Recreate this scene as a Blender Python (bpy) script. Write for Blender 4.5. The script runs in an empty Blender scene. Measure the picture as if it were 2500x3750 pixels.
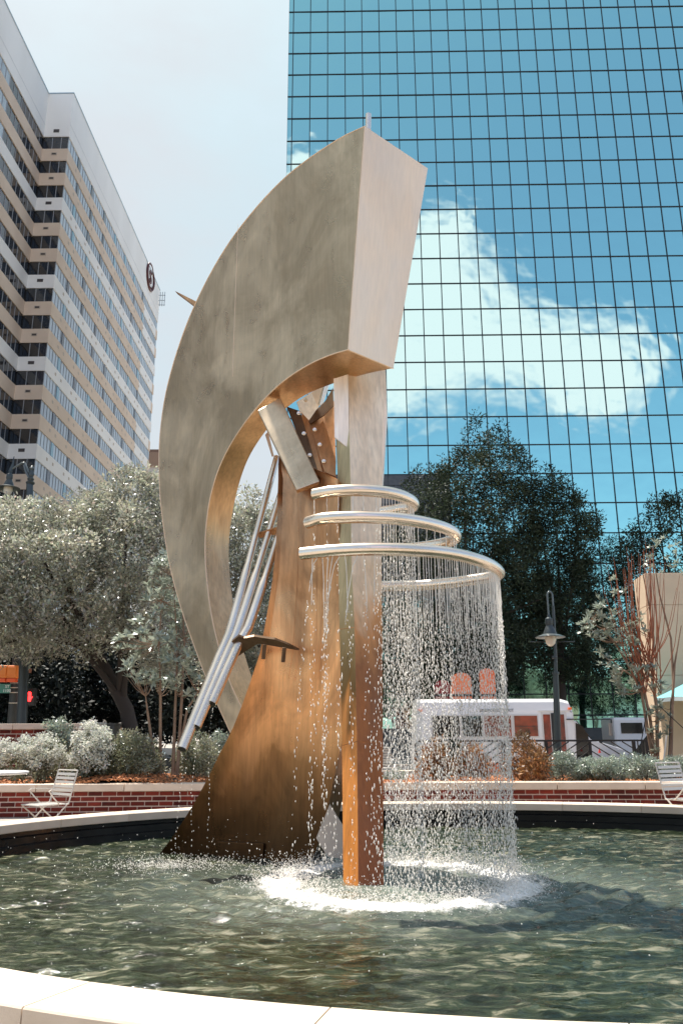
import bpy, math, random
import numpy as np
from mathutils import Vector, Matrix
random.seed(7); RNG = np.random.default_rng(7)
C = bpy.context.scene.collection
# ------------------------------------------------------------------ camera, sky, sun, exposure
F = 2919 / 2500 * 1568; TH = 0.27; RO = -0.0039; CZ = 1.15; PSI = -0.0133
sc = bpy.context.scene
cam = bpy.data.cameras.new('camera'); camo = bpy.data.objects.new('camera', cam); C.objects.link(camo)
cam.sensor_fit = 'VERTICAL'; cam.sensor_height = 36; cam.lens = 36 * 2919 / 3750
cam.clip_start = .05; cam.clip_end = 2000
camo.matrix_world = Matrix.Translation((0, 0, CZ)) @ Matrix.Rotation(math.pi / 2 + TH, 4, 'X') @ Matrix.Rotation(RO, 4, 'Z')
sc.camera = camo
SUN = Vector((-.25, .30, .92)).normalized()
w = bpy.data.worlds.new('World'); sc.world = w; w.use_nodes = True
sc.view_settings.view_transform = 'Standard'; sc.view_settings.look = 'None'; sc.view_settings.exposure = 1.15; sc.view_settings.gamma = 1
sl = bpy.data.lights.new('sun', 'SUN'); slo = bpy.data.objects.new('sun', sl); C.objects.link(slo)
sl.energy = 4.0; sl.angle = math.radians(.6); sl.color = (1, .95, .87)
slo.rotation_euler = SUN.to_track_quat('Z', 'Y').to_euler()

def ray(x, y):
    dx, dy = x - 784, y - 1176
    a = dx * math.cos(RO) + dy * math.sin(RO); b = -dx * math.sin(RO) + dy * math.cos(RO)
    return Vector((a, F * math.cos(TH) + b * math.sin(TH), F * math.sin(TH) - b * math.cos(TH)))
def P(x, y, Y):
    r = ray(x, y); return Vector((0, 0, CZ)) + r * (Y / r.y)
def Pz(x, y, z):
    r = ray(x, y); return Vector((0, 0, CZ)) + r * ((z - CZ) / r.z)
def proj(p):
    x, y, z = p[0], p[1], p[2] - CZ
    f = y * math.cos(TH) + z * math.sin(TH); u = z * math.cos(TH) - y * math.sin(TH)
    a = F * x / f; b = -F * u / f
    return (784 + a * math.cos(RO) - b * math.sin(RO), 1176 + a * math.sin(RO) + b * math.cos(RO))
def cp(ox, oy, s, pts):
    return [((ox + x / s) / 1.5944, (oy + y / s) / 1.5944) for x, y in pts]

# ---- world
nt = w.node_tree; N = nt.nodes; L = nt.links
bg = N['Background']; bg.inputs[1].default_value = .135
sky = N.new('ShaderNodeTexSky'); sky.sky_type = 'NISHITA'; sky.sun_disc = False
sky.sun_elevation = math.asin(SUN.z); sky.sun_rotation = math.atan2(SUN.x, SUN.y)
sky.air_density = 1.0; sky.dust_density = 2.2; sky.ozone_density = 1.3
tc = N.new('ShaderNodeTexCoord')
def wn(t, **k):
    n = N.new(t)
    for a, b in k.items(): setattr(n, a, b)
    return n
def math_(op, a, b=None, clamp=False):
    n = N.new('ShaderNodeMath'); n.operation = op; n.use_clamp = clamp
    for i, v in enumerate((a, b)):
        if v is None: continue
        if isinstance(v, (int, float)): n.inputs[i].default_value = v
        else: L.new(v, n.inputs[i])
    return n.outputs[0]
nz = wn('ShaderNodeTexNoise'); nz.inputs['Scale'].default_value = 8; nz.inputs['Detail'].default_value = 5; nz.inputs['Roughness'].default_value = .52
L.new(tc.outputs['Generated'], nz.inputs['Vector'])
sub = wn('ShaderNodeVectorMath', operation='SUBTRACT'); L.new(nz.outputs['Color'], sub.inputs[0]); sub.inputs[1].default_value = (.5, .5, .5)
scl = wn('ShaderNodeVectorMath', operation='SCALE'); L.new(sub.outputs[0], scl.inputs[0]); scl.inputs['Scale'].default_value = .06
add = wn('ShaderNodeVectorMath', operation='ADD'); L.new(tc.outputs['Generated'], add.inputs[0]); L.new(scl.outputs[0], add.inputs[1])
# one cumulus bank standing in the sky behind the camera (the one the glass tower mirrors)
blobs = [(1000, 540, 60), (985, 650, 100), (1060, 690, 90), (1030, 790, 110), (1120, 780, 95), (1190, 800, 85), (1260, 830, 85), (1340, 835, 80),
         (1400, 850, 80), (1455, 830, 60), (1310, 905, 55), (1400, 890, 50), (930, 860, 80), (900, 700, 110), (700, 385, 40), (850, 800, 100), (1040, 500, 26)]
cur = None
for bx_, by_, br in blobs:
    d = ray(bx_, by_).normalized(); n = Vector((math.sin(PSI), -math.cos(PSI), 0)); d = d - 2 * d.dot(n) * n
    vm = wn('ShaderNodeVectorMath', operation='DISTANCE'); L.new(add.outputs[0], vm.inputs[0]); vm.inputs[1].default_value = d
    rad = br / 1900
    m = wn('ShaderNodeMapRange', interpolation_type='SMOOTHSTEP'); L.new(vm.outputs['Value'], m.inputs[0])
    m.inputs[1].default_value = rad * 1.75; m.inputs[2].default_value = rad * .62; m.inputs[3].default_value = 0; m.inputs[4].default_value = 1
    cur = m.outputs[0] if cur is None else math_('MAXIMUM', cur, m.outputs[0])
cloud = cur
# thin veil of high cloud, denser towards the sun
nz2 = wn('ShaderNodeTexNoise'); nz2.inputs['Scale'].default_value = 1.6; nz2.inputs['Detail'].default_value = 6; nz2.inputs['Roughness'].default_value = .55
mp = wn('ShaderNodeMapping'); mp.inputs['Scale'].default_value = (1, 1, 2.2); L.new(tc.outputs['Generated'], mp.inputs[0]); L.new(mp.outputs[0], nz2.inputs['Vector'])
dt = wn('ShaderNodeVectorMath', operation='DOT_PRODUCT'); L.new(tc.outputs['Generated'], dt.inputs[0]); dt.inputs[1].default_value = Vector((SUN.x, SUN.y, SUN.z * .45)).normalized()
mr = wn('ShaderNodeMapRange', interpolation_type='SMOOTHSTEP'); L.new(dt.outputs['Value'], mr.inputs[0])
mr.inputs[1].default_value = -.15; mr.inputs[2].default_value = .85; mr.inputs[3].default_value = 0.07; mr.inputs[4].default_value = .9
vn = wn('ShaderNodeMapRange'); L.new(nz2.outputs[0], vn.inputs[0]); vn.inputs[1].default_value = .3; vn.inputs[2].default_value = .7; vn.inputs[3].default_value = .82; vn.inputs[4].default_value = 1.1
veil = math_('MULTIPLY', mr.outputs[0], vn.outputs[0], True)
mx = wn('ShaderNodeMix', data_type='RGBA'); L.new(veil, mx.inputs[0]); L.new(sky.outputs[0], mx.inputs[6]); 
vr = wn('ShaderNodeValToRGB'); L.new(nz2.outputs[0], vr.inputs[0]); vr.color_ramp.elements[0].position = .46; vr.color_ramp.elements[0].color = (.395, .49, .49, 1); vr.color_ramp.elements[1].position = .60; vr.color_ramp.elements[1].color = (.45, .485, .50, 1)
vs = wn('ShaderNodeVectorMath', operation='SCALE'); vs.inputs['Scale'].default_value = 5.1; L.new(vr.outputs[0], vs.inputs[0]); L.new(vs.outputs[0], mx.inputs[7])
mx2 = wn('ShaderNodeMix', data_type='RGBA'); L.new(cloud, mx2.inputs[0]); L.new(mx.outputs[2], mx2.inputs[6]); mx2.inputs[7].default_value = (6.0, 4.3, 4.8, 1)
L.new(mx2.outputs[2], bg.inputs[0])

# ------------------------------------------------------------------ materials
MATS = {}
def mat(name, col, rough=.6, metal=0, spec=.5, var=None, scale=3., stretch=(1, 1, 1), bump=0, bscale=20., detail=5, trans=0, emit=None, coat=0, rvar=0, lo=.35, hi=.65, vscale=None):
    if name in MATS: return MATS[name]
    m = bpy.data.materials.new(name); m.use_nodes = True; MATS[name] = m
    t = m.node_tree; b = t.nodes['Principled BSDF']
    b.inputs['Base Color'].default_value = (*col, 1); b.inputs['Roughness'].default_value = rough
    b.inputs['Metallic'].default_value = metal; b.inputs['Specular IOR Level'].default_value = spec
    b.inputs['Coat Weight'].default_value = coat
    if emit: b.inputs['Emission Color'].default_value = (*emit[0], 1); b.inputs['Emission Strength'].default_value = emit[1]
    g = t.nodes.new('ShaderNodeNewGeometry'); mp = t.nodes.new('ShaderNodeMapping'); mp.inputs['Scale'].default_value = stretch
    t.links.new(g.outputs['Position'], mp.inputs[0])
    if var:
        nz = t.nodes.new('ShaderNodeTexNoise'); nz.inputs['Scale'].default_value = scale; nz.inputs['Detail'].default_value = detail
        t.links.new(mp.outputs[0], nz.inputs['Vector'])
        mr = t.nodes.new('ShaderNodeMapRange'); mr.inputs[1].default_value = lo; mr.inputs[2].default_value = hi; t.links.new(nz.outputs[0], mr.inputs[0])
        mx = t.nodes.new('ShaderNodeMix'); mx.data_type = 'RGBA'; mx.inputs[6].default_value = (*col, 1); mx.inputs[7].default_value = (*var, 1)
        t.links.new(mr.outputs[0], mx.inputs[0]); t.links.new(mx.outputs[2], b.inputs['Base Color'])
        if rvar:
            r2 = t.nodes.new('ShaderNodeMapRange'); r2.inputs[1].default_value = .3; r2.inputs[2].default_value = .7
            r2.inputs[3].default_value = rough - rvar; r2.inputs[4].default_value = rough + rvar
            n3 = t.nodes.new('ShaderNodeTexNoise'); n3.inputs['Scale'].default_value = scale * 1.7; n3.inputs['Detail'].default_value = 6; t.links.new(mp.outputs[0], n3.inputs['Vector'])
            t.links.new(n3.outputs[0], r2.inputs[0]); t.links.new(r2.outputs[0], b.inputs['Roughness'])
    if bump:
        n2 = t.nodes.new('ShaderNodeTexNoise'); n2.inputs['Scale'].default_value = bscale; n2.inputs['Detail'].default_value = 4; t.links.new(mp.outputs[0], n2.inputs['Vector'])
        bp = t.nodes.new('ShaderNodeBump'); bp.inputs['Strength'].default_value = bump; bp.inputs['Distance'].default_value = .02
        t.links.new(n2.outputs[0], bp.inputs['Height']); t.links.new(bp.outputs[0], b.inputs['Normal'])
    return m
def vary(m, lo, hi):
    """each object of this material gets its own slightly different tone"""
    t = m.node_tree; b = t.nodes['Principled BSDF']; oi = t.nodes.new('ShaderNodeObjectInfo'); mr = t.nodes.new('ShaderNodeMapRange'); mr.inputs[3].default_value = lo; mr.inputs[4].default_value = hi
    t.links.new(oi.outputs['Random'], mr.inputs[0]); v = t.nodes.new('ShaderNodeVectorMath'); v.operation = 'MULTIPLY'; src = b.inputs['Base Color'].links[0].from_socket
    t.links.new(src, v.inputs[0]); t.links.new(mr.outputs[0], v.inputs[1]); t.links.new(v.outputs[0], b.inputs['Base Color'])
def leafmat(name, col, col2, gloss=.35, spec=.6, transl=.25):
    m = mat(name, col, gloss, 0, spec, var=col2, scale=1.3, lo=.3, hi=.7)
    t = m.node_tree; b = t.nodes['Principled BSDF']; out = t.nodes['Material Output']
    # per-leaf tint
    at = t.nodes.new('ShaderNodeAttribute'); at.attribute_name = 'tint'
    src = b.inputs['Base Color'].links[0].from_socket
    mm = t.nodes.new('ShaderNodeMix'); mm.data_type = 'RGBA'; mm.blend_type = 'MULTIPLY'; mm.inputs[0].default_value = 1
    t.links.new(src, mm.inputs[6]); t.links.new(at.outputs['Color'], mm.inputs[7]); t.links.new(mm.outputs[2], b.inputs['Base Color'])
    tr = t.nodes.new('ShaderNodeBsdfTranslucent'); t.links.new(mm.outputs[2], tr.inputs[0])
    ms = t.nodes.new('ShaderNodeMixShader'); ms.inputs[0].default_value = transl
    t.links.new(b.outputs[0], ms.inputs[1]); t.links.new(tr.outputs[0], ms.inputs[2]); t.links.new(ms.outputs[0], out.inputs[0])
    return m

# ------------------------------------------------------------------ mesh helpers
def raw(name, v, f, m=None, parent=None, smooth=False, kind=None):
    me = bpy.data.meshes.new(name); me.from_pydata([tuple(a) for a in v], [], [tuple(a) for a in f])
    if m: me.materials.append(m)
    if smooth: me.polygons.foreach_set('use_smooth', [True] * len(me.polygons))
    me.update(); o = bpy.data.objects.new(name, me); C.objects.link(o)
    if parent: o.parent = parent
    if kind: o['kind'] = kind
    return o
def npmesh(name, v, q, m, parent=None, smooth=False, tint=None, kind=None):
    """fast mesh: v (n,3), q (m,k) faces of equal size"""
    me = bpy.data.meshes.new(name); k = q.shape[1]
    me.vertices.add(len(v)); me.vertices.foreach_set('co', v.astype(np.float32).ravel())
    me.loops.add(q.size); me.loops.foreach_set('vertex_index', q.astype(np.int32).ravel())
    me.polygons.add(len(q)); me.polygons.foreach_set('loop_start', np.arange(0, q.size, k, dtype=np.int32)); me.polygons.foreach_set('loop_total', np.full(len(q), k, np.int32))
    if smooth: me.polygons.foreach_set('use_smooth', np.ones(len(q), bool))
    me.update(calc_edges=True)
    if tint is not None:
        a = me.color_attributes.new('tint', 'FLOAT_COLOR', 'POINT'); a.data.foreach_set('color', tint.astype(np.float32).ravel())
    if m: me.materials.append(m)
    o = bpy.data.objects.new(name, me); C.objects.link(o)
    if parent: o.parent = parent
    if kind: o['kind'] = kind
    return o
def tag(o, label=None, cat=None, group=None, kind=None):
    if label: o['label'] = label
    if cat: o['category'] = cat
    if group: o['group'] = group
    if kind: o['kind'] = kind
    return o
def thing(name, label, cat, loc=(0, 0, 0), rz=0, group=None):
    o = bpy.data.objects.new(name, None); C.objects.link(o); o.location = loc; o.rotation_euler = (0, 0, rz); o.empty_display_size = .2
    return tag(o, label, cat, group)
def copyobj(o, parent=None):
    c = o.copy(); C.objects.link(c)
    if parent: c.parent = parent
    return c
def copytree(o, parent=None):
    c = copyobj(o, parent)
    for ch in [x for x in bpy.data.objects if x.parent == o]: copytree(ch, c)
    return c
class MB:
    def __init__(s): s.v = []; s.f = []
    def add(s, v, f):
        n = len(s.v); s.v += [tuple(a) for a in v]; s.f += [tuple(i + n for i in a) for a in f]; return s
    def box(s, x0, x1, y0, y1, z0, z1):
        return s.add([(x0, y0, z0), (x1, y0, z0), (x1, y1, z0), (x0, y1, z0), (x0, y0, z1), (x1, y0, z1), (x1, y1, z1), (x0, y1, z1)],
                     [(0, 3, 2, 1), (4, 5, 6, 7), (0, 1, 5, 4), (1, 2, 6, 5), (2, 3, 7, 6), (3, 0, 4, 7)])
    def bar(s, a, b, w, h=None, up=(0, 0, 1)):
        a = Vector(a); b = Vector(b); d = (b - a).normalized(); h = h or w
        u = Vector(up); sd = d.cross(u)
        if sd.length < 1e-3: sd = d.cross(Vector((1, 0, 0)))
        sd.normalize(); u = sd.cross(d); sd *= w / 2; u *= h / 2
        return s.add([a - sd - u, a + sd - u, a + sd + u, a - sd + u, b - sd - u, b + sd - u, b + sd + u, b - sd + u],
                     [(0, 3, 2, 1), (4, 5, 6, 7), (0, 1, 5, 4), (1, 2, 6, 5), (2, 3, 7, 6), (3, 0, 4, 7)])
    def tube(s, pts, r, n=8, cap=True):
        pts = [Vector(p) for p in pts]; k = len(pts); R = r if isinstance(r, (list, tuple)) else [r] * k
        base = len(s.v); nrm = None
        for i, p in enumerate(pts):
            t = (pts[min(i + 1, k - 1)] - pts[max(i - 1, 0)]).normalized()
            if nrm is None:
                nrm = t.cross(Vector((0, 0, 1)))
                if nrm.length < 1e-3: nrm = t.cross(Vector((1, 0, 0)))
            nrm = (nrm - t * nrm.dot(t)).normalized(); b = t.cross(nrm)
            for j in range(n):
                a = 2 * math.pi * j / n; s.v.append(tuple(p + (nrm * math.cos(a) + b * math.sin(a)) * R[i]))
        for i in range(k - 1):
            for j in range(n):
                a = base + i * n + j; b_ = base + i * n + (j + 1) % n; s.f.append((a, b_, b_ + n, a + n))
        if cap: s.f.append(tuple(base + j for j in range(n))[::-1]); s.f.append(tuple(base + (k - 1) * n + j for j in range(n)))
        return s
    def prism(s, poly, ext):
        n = len(poly); e = Vector(ext); v = [Vector(p) for p in poly] + [Vector(p) + e for p in poly]
        return s.add(v, [tuple(range(n)), tuple(range(2 * n - 1, n - 1, -1))] + [(i, i + n, (i + 1) % n + n, (i + 1) % n) for i in range(n)])
    def lathe(s, prof, c, n=20):
        base = len(s.v); k = len(prof)
        for r, z in prof:
            for j in range(n):
                a = 2 * math.pi * j / n; s.v.append((c[0] + r * math.cos(a), c[1] + r * math.sin(a), c[2] + z))
        for i in range(k - 1):
            for j in range(n):
                a = base + i * n + j; b = base + i * n + (j + 1) % n; s.f.append((a, b, b + n, a + n))
        return s
    def build(s, name, m, parent=None, smooth=False, kind=None, bevel=0, norm=True):
        o = raw(name, s.v, s.f, m, parent, smooth, kind)
        if norm:
            import bmesh
            bm = bmesh.new(); bm.from_mesh(o.data); bmesh.ops.recalc_face_normals(bm, faces=bm.faces); bm.to_mesh(o.data); bm.free()
        if bevel:
            md = o.modifiers.new('b', 'BEVEL'); md.width = bevel; md.segments = 2; md.limit_method = 'ANGLE'; md.angle_limit = .6
        return o
def smooth_angle(o, a=35):
    o.data.polygons.foreach_set('use_smooth', [True] * len(o.data.polygons)); o.data.set_sharp_from_angle(angle=math.radians(a)); return o
def catmull(pts, n):
    pts = [np.array(p, float) for p in pts]; pts = [2 * pts[0] - pts[1]] + pts + [2 * pts[-1] - pts[-2]]
    out = []
    for i in range(1, len(pts) - 2):
        p0, p1, p2, p3 = pts[i - 1:i + 3]
        for t in np.linspace(0, 1, 12, endpoint=False):
            out.append(.5 * ((2 * p1) + (-p0 + p2) * t + (2 * p0 - 5 * p1 + 4 * p2 - p3) * t * t + (-p0 + 3 * p1 - 3 * p2 + p3) * t ** 3))
    out.append(pts[-2]); out = np.array(out); d = np.r_[0, np.cumsum(np.linalg.norm(np.diff(out, axis=0), axis=1))]
    s = np.linspace(0, d[-1], n); return np.c_[tuple(np.interp(s, d, out[:, k]) for k in range(out.shape[1]))]
def text_obj(s, size, m, parent, mw, name='lettering', depth=.004):
    cu = bpy.data.curves.new(name, 'FONT'); cu.body = s; cu.size = size; cu.extrude = depth; cu.align_x = 'CENTER'; cu.align_y = 'CENTER'; cu.materials.append(m)
    tmp = bpy.data.objects.new(name, cu); me = bpy.data.meshes.new_from_object(tmp); bpy.data.objects.remove(tmp)
    o = bpy.data.objects.new(name, me); C.objects.link(o); o.parent = parent; o.matrix_local = mw; return o

# ------------------------------------------------------------------ foliage
def leaves(cent, n_each, sig, ln, wd, up=.4, seed=0, flat=1.):
    r = np.random.default_rng(seed); K = len(cent); n = K * n_each
    c = np.repeat(cent, n_each, axis=0); sg = np.repeat(sig, n_each)[:, None] if np.ndim(sig) else sig
    off = r.normal(size=(n, 3)); off /= np.linalg.norm(off, axis=1)[:, None]; off *= (r.random((n, 1)) ** .45); off[:, 2] *= flat
    p = c + off * sg
    d = off + r.normal(size=(n, 3)) * .7; d[:, 2] += .15; d /= np.linalg.norm(d, axis=1)[:, None]
    nm = r.normal(size=(n, 3)); nm[:, 2] += up; nm -= (nm * d).sum(1)[:, None] * d; nm /= np.linalg.norm(nm, axis=1)[:, None]
    s = np.cross(d, nm); l = ln * r.uniform(.65, 1.25, (n, 1)); ww = wd * r.uniform(.7, 1.2, (n, 1))
    v = np.empty((n, 4, 3)); v[:, 0] = p; v[:, 1] = p + d * l * .5 + s * ww / 2 + nm * ww * .15; v[:, 2] = p + d * l; v[:, 3] = p + d * l * .5 - s * ww / 2 + nm * ww * .15
    q = np.arange(n * 4).reshape(n, 4)
    tclump = r.uniform(.5, 1.3, (K, 1)); tt = np.repeat(tclump, n_each, axis=0) * r.uniform(.7, 1.25, (n, 1))
    t = np.concatenate([tt * np.array([[1, 1, 1]]) * (1 + r.normal(size=(n, 3)) * .05), np.ones((n, 1))], 1)
    return v.reshape(-1, 3), q, np.repeat(t, 4, axis=0)
def inpoly(x, y, poly):
    c = False; n = len(poly); j = n - 1
    for i in range(n):
        xi, yi = poly[i]; xj, yj = poly[j]
        if (yi > y) != (yj > y) and x < (xj - xi) * (y - yi) / (yj - yi) + xi: c = not c
        j = i
    return c
def polydist(x, y, poly):
    P_ = np.array(poly, float); Q = np.roll(P_, -1, axis=0); d = Q - P_; t = np.clip((((x, y) - P_) * d).sum(1) / (d * d).sum(1), 0, 1)
    return np.sqrt((((x, y) - (P_ + d * t[:, None])) ** 2).sum(1)).min()
def crown_centres(poly, Y, dep, n, seed, edge=.55):
    """clump centres filling a crown whose silhouette is the polygon and which is about 2*dep deep"""
    r = random.Random(seed); xs = [p[0] for p in poly]; ys = [p[1] for p in poly]; out = []
    md = max(polydist(r.uniform(min(xs), max(xs)), r.uniform(min(ys), max(ys)), poly) for _ in range(60)) * .7
    while len(out) < n:
        x = r.uniform(min(xs), max(xs)); y = r.uniform(min(ys), max(ys))
        if not inpoly(x, y, poly): continue
        e = min(1, polydist(x, y, poly) / md); h = dep * math.sqrt(1 - (1 - e) ** 2)
        u = r.uniform(-1, 1); u = math.copysign(abs(u) ** .5, u)
        out.append(P(x, y, Y + u * h))
    return np.array([tuple(a) for a in out])
def tree(name, label, poly, Y, dep, n, each, cr, ln, wd, m, bark, base, group=None, seed=1, up=.4, trunk_r=.2, limbs=14, split=.45, cat='tree'):
    cen = crown_centres(poly, Y, dep, n, seed)
    t = thing(name, label, cat, base, 0, group); r = random.Random(seed)
    sg = np.array([cr * r.uniform(.6, 1.3) for _ in range(n)])
    v, q, ti = leaves(cen, each, sg, ln, wd, up, seed); v = v - np.array(base)
    npmesh('crown', v, q, m, t, tint=ti, kind='stuff')
    b = Vector(base); ctr = Vector(cen.mean(axis=0)); tm = MB(); fork = b.lerp(Vector((ctr.x * .5 + b.x * .5, ctr.y, ctr.z)), split)
    mid = b.lerp(fork, .5) + Vector((.1 * trunk_r, 0, 0))
    tm.tube([Vector((0, 0, -.1)), mid - b, fork - b, (fork + ctr) / 2 - b, ctr - b], [trunk_r * 1.25, trunk_r, trunk_r * .85, trunk_r * .55, trunk_r * .25], 9)
    for i in range(limbs):
        e = Vector(cen[r.randrange(n)]); s = fork.lerp(ctr, r.uniform(0, .9)); md = s.lerp(e, .5) + Vector((0, 0, -.06 * (e - s).length))
        tm.tube([s - b, md - b, e - b], [trunk_r * .4, trunk_r * .25, trunk_r * .08], 6)
    smooth_angle(tm.build('trunk', bark, t), 60)
    return t
def whorl_mesh(n, ln, wd, m, seed):
    r = np.random.default_rng(seed); v = []; q = []
    for i in range(n):
        a = 2 * math.pi * i / n * 1.0 + r.uniform(-.4, .4); el = r.uniform(-.1, 1.2)
        d = np.array([math.cos(a) * math.cos(el), math.sin(a) * math.cos(el), math.sin(el)]); s = np.cross(d, [0, 0, 1.]); s /= np.linalg.norm(s) + 1e-6; nm = np.cross(s, d)
        l = ln * r.uniform(.7, 1.15); w_ = wd * r.uniform(.8, 1.2); b = len(v)
        v += [d * .01, d * l * .35 + s * w_ * .5 + nm * .006, d * l * .7 + s * w_ * .42 - nm * .004, d * l - nm * .02, d * l * .7 - s * w_ * .42 - nm * .004, d * l * .35 - s * w_ * .5 + nm * .006]
        q.append((b, b + 1, b + 2, b + 3, b + 4, b + 5))
    me = bpy.data.meshes.new('leaf_whorl'); me.from_pydata([tuple(a) for a in v], [], q); me.materials.append(m)
    a = me.color_attributes.new('tint', 'FLOAT_COLOR', 'POINT'); a.data.foreach_set('color', np.ones(len(v) * 4, np.float32)); me.update(); return me

# ------------------------------------------------------------------ setting
k = .71875
RIM = .323; WAT = .0575
EC = (1.2863, 6.446); EA, EB, ET = 4.839, 3.802, -.064
def ell(a, off=0, z=0):
    x = (EA + off) * math.cos(a); y = (EB + off) * math.sin(a); return Vector((EC[0] + x * math.cos(ET) - y * math.sin(ET), EC[1] + x * math.sin(ET) + y * math.cos(ET), z))
m_pave = mat('paving', (.38, .33, .28), .8, var=(.30, .26, .22), scale=1.5, bump=.2, bscale=60)
m_road = mat('asphalt', (.06, .06, .062), .85, var=(.045, .045, .047), scale=2, bump=.3, bscale=80)
m_stone = mat('limestone', (.70, .575, .45), .62, var=(.63, .51, .39), scale=6, bump=.12, bscale=90, spec=.3)
vary(m_stone, .90, 1.06)
# ground: one sheet with a hole for the basin, dropping from the plaza to the street
gv = []; gf = []
na = 72
rings = [(.3, 0), (.9, 0), (2.5, 0)]
for i in range(na):
    a = 2 * math.pi * i / na
    for off, z in rings: gv.append(ell(a, off, z))
for i in range(na):
    for r_ in range(2):
        a = i * 3 + r_; b = ((i + 1) % na) * 3 + r_; gf.append((a, b, b + 1, a + 1))
def gz(x, y): return -.65 * min(1, max(0, (y - 21) / 6)) if y > 0 else 0
nb = len(gv); far = []
for i in range(na):
    a = 2 * math.pi * i / na; p = ell(a, 2.5)
    for rr in (8.5, 14, 20, 27, 45, 90, 700):
        d = Vector((math.cos(a), math.sin(a), 0)); q_ = Vector((EC[0], EC[1], 0)) + d * rr; q_.z = gz(q_.x, q_.y); gv.append(q_)
for i in range(na):
    j = (i + 1) % na; gf.append((i * 3 + 2, j * 3 + 2, nb + j * 7, nb + i * 7))
    for r_ in range(6): gf.append((nb + i * 7 + r_, nb + j * 7 + r_, nb + j * 7 + r_ + 1, nb + i * 7 + r_ + 1))
raw('ground', gv, gf, m_pave, kind='structure')
MB().box(-120, 120, 28.2, 43, -.70, -.60).build('road', m_road, kind='structure')
MB().box(-120, 120, 27.9, 28.2, -.70, -.48).box(-120, 120, 43, 43.3, -.7, -.46).build('kerb', m_stone, kind='structure')
rm = MB()
for i in range(30): rm.box(-60 + i * 4, -58 + i * 4, 35.9, 36.02, -.60, -.596)
rm.build('road_marking', mat('road_paint', (.75, .75, .72), .6), kind='structure')

# --- fountain basin
m_wet = mat('wet_basin_wall', (.014, .013, .011), .25, var=(.008, .008, .007), scale=5, spec=.25, bump=.2, bscale=12)
basin = thing('fountain_basin', 'round fountain pool basin with pale limestone rim around the sculpture', 'fountain basin', (EC[0], EC[1], 0))
def ringmesh(prof, n, parent, name, m, close=True):
    v = []; f = []; K = len(prof)
    for i in range(n):
        a = 2 * math.pi * i / n
        for o, z in prof: v.append(ell(a, o, z) - Vector((EC[0], EC[1], 0)))
    for i in range(n):
        for j in range(K - 1): a = i * K + j; b = ((i + 1) % n) * K + j; f.append((a, b, b + 1, a + 1))
    return raw(name, v, f, m, parent, False)
smooth_angle(ringmesh([(.05, RIM - .08), (.05, .2), (.01, .19), (.01, .13), (-.03, .12), (-.03, -.4)], 160, basin, 'inner_wall', m_wet), 30)
smooth_angle(ringmesh([(.27, -.05), (.27, RIM - .08)], 160, basin, 'outer_wall', mat('rim_outer', (.42, .30, .2), .7, var=(.34, .23, .15), scale=8)), 30)
NS = 34
for i in range(NS):
    a0 = 2 * math.pi * (i + .003) / NS + .05; a1 = 2 * math.pi * (i + .997) / NS + .05; v = []; f = []; sg = 6
    for s in range(sg + 1):
        a = a0 + (a1 - a0) * s / sg; dz = random.uniform(-.001, .001) if s == 0 else 0
        for o, z in ((0.004, RIM - .08), (0, RIM - .075), (0, RIM - .006), (.006, RIM), (.294, RIM), (.3, RIM - .006), (.3, RIM - .08)): v.append(ell(a, o, z) - Vector((EC[0], EC[1], 0)))
    for s in range(sg):
        for j in range(7): a = s * 7 + j; b = s * 7 + (j + 1) % 7; f.append((a, b, b + 7, a + 7))
    f.append(tuple(range(7))); f.append(tuple(range(sg * 7 + 6, sg * 7 - 1, -1)))
    o = raw('coping_stone', v, f, m_stone, basin)
MB().lathe([(0.01, -.35), (6, -.35)], (0, 0, 0), 40).build('basin_floor', mat('basin_floor', (.08, .1, .07), .7), basin)

# --- water surface: displaced mesh
def build_water():
    st = .026; xs = np.arange(-3.7, 6.3, st); ys = np.arange(2.4, 10.4, st); X, Y = np.meshgrid(xs, ys); Z = np.zeros_like(X); r = np.random.default_rng(5)
    for i in range(110):
        lam = .06 * (7.5 ** (r.random() ** 1.5)); kk = 2 * math.pi / lam; th = r.normal(1.45, .55); amp = .00105 * (lam / .25) ** .6
        Z += amp * np.sin(kk * (X * math.cos(th) + Y * math.sin(th)) + r.uniform(0, 6.28) + .8 * np.sin(X * 1.7 + i) + .8 * np.sin(Y * 1.3 - i))
    cx, cy = .45, 6.6; D = np.hypot(X - cx, Y - cy)
    Z += .012 * np.exp(-((D - 1.2) / .9) ** 2) * np.sin(D * 2 * math.pi / .21 + 1.5 * np.sin(np.arctan2(Y - cy, X - cx) * 5))
    Z += .006 * np.exp(-((np.hypot(X - .42, Y - 6.56) - .9) / .25) ** 2) * r.normal(size=X.shape)
    Z += .006 * np.exp(-((np.hypot(X + 1.9, Y - 7.75)) / .5) ** 2) * r.normal(size=X.shape)
    dx, dy = X - EC[0], Y - EC[1]; u = dx * math.cos(ET) + dy * math.sin(ET); v_ = -dx * math.sin(ET) + dy * math.cos(ET)
    E = (u / (EA - .01)) ** 2 + (v_ / (EB - .01)) ** 2
    ny, nx = X.shape; idx = np.arange(nx * ny).reshape(ny, nx); q = np.stack([idx[:-1, :-1], idx[:-1, 1:], idx[1:, 1:], idx[1:, :-1]], -1).reshape(-1, 4)
    keep = (E.ravel()[q] < 1.0).all(1)
    v = np.stack([X.ravel(), Y.ravel(), Z.ravel() + WAT], 1); q = q[keep]; used = np.unique(q); mp = np.full(len(v), -1); mp[used] = np.arange(len(used))
    return v[used], mp[q]
wv, wq = build_water()
mw_ = mat('pool_water', (.052, .066, .044), .06, 0, .5); t = mw_.node_tree; b = t.nodes['Principled BSDF']; b.inputs['IOR'].default_value = 1.33
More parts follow.
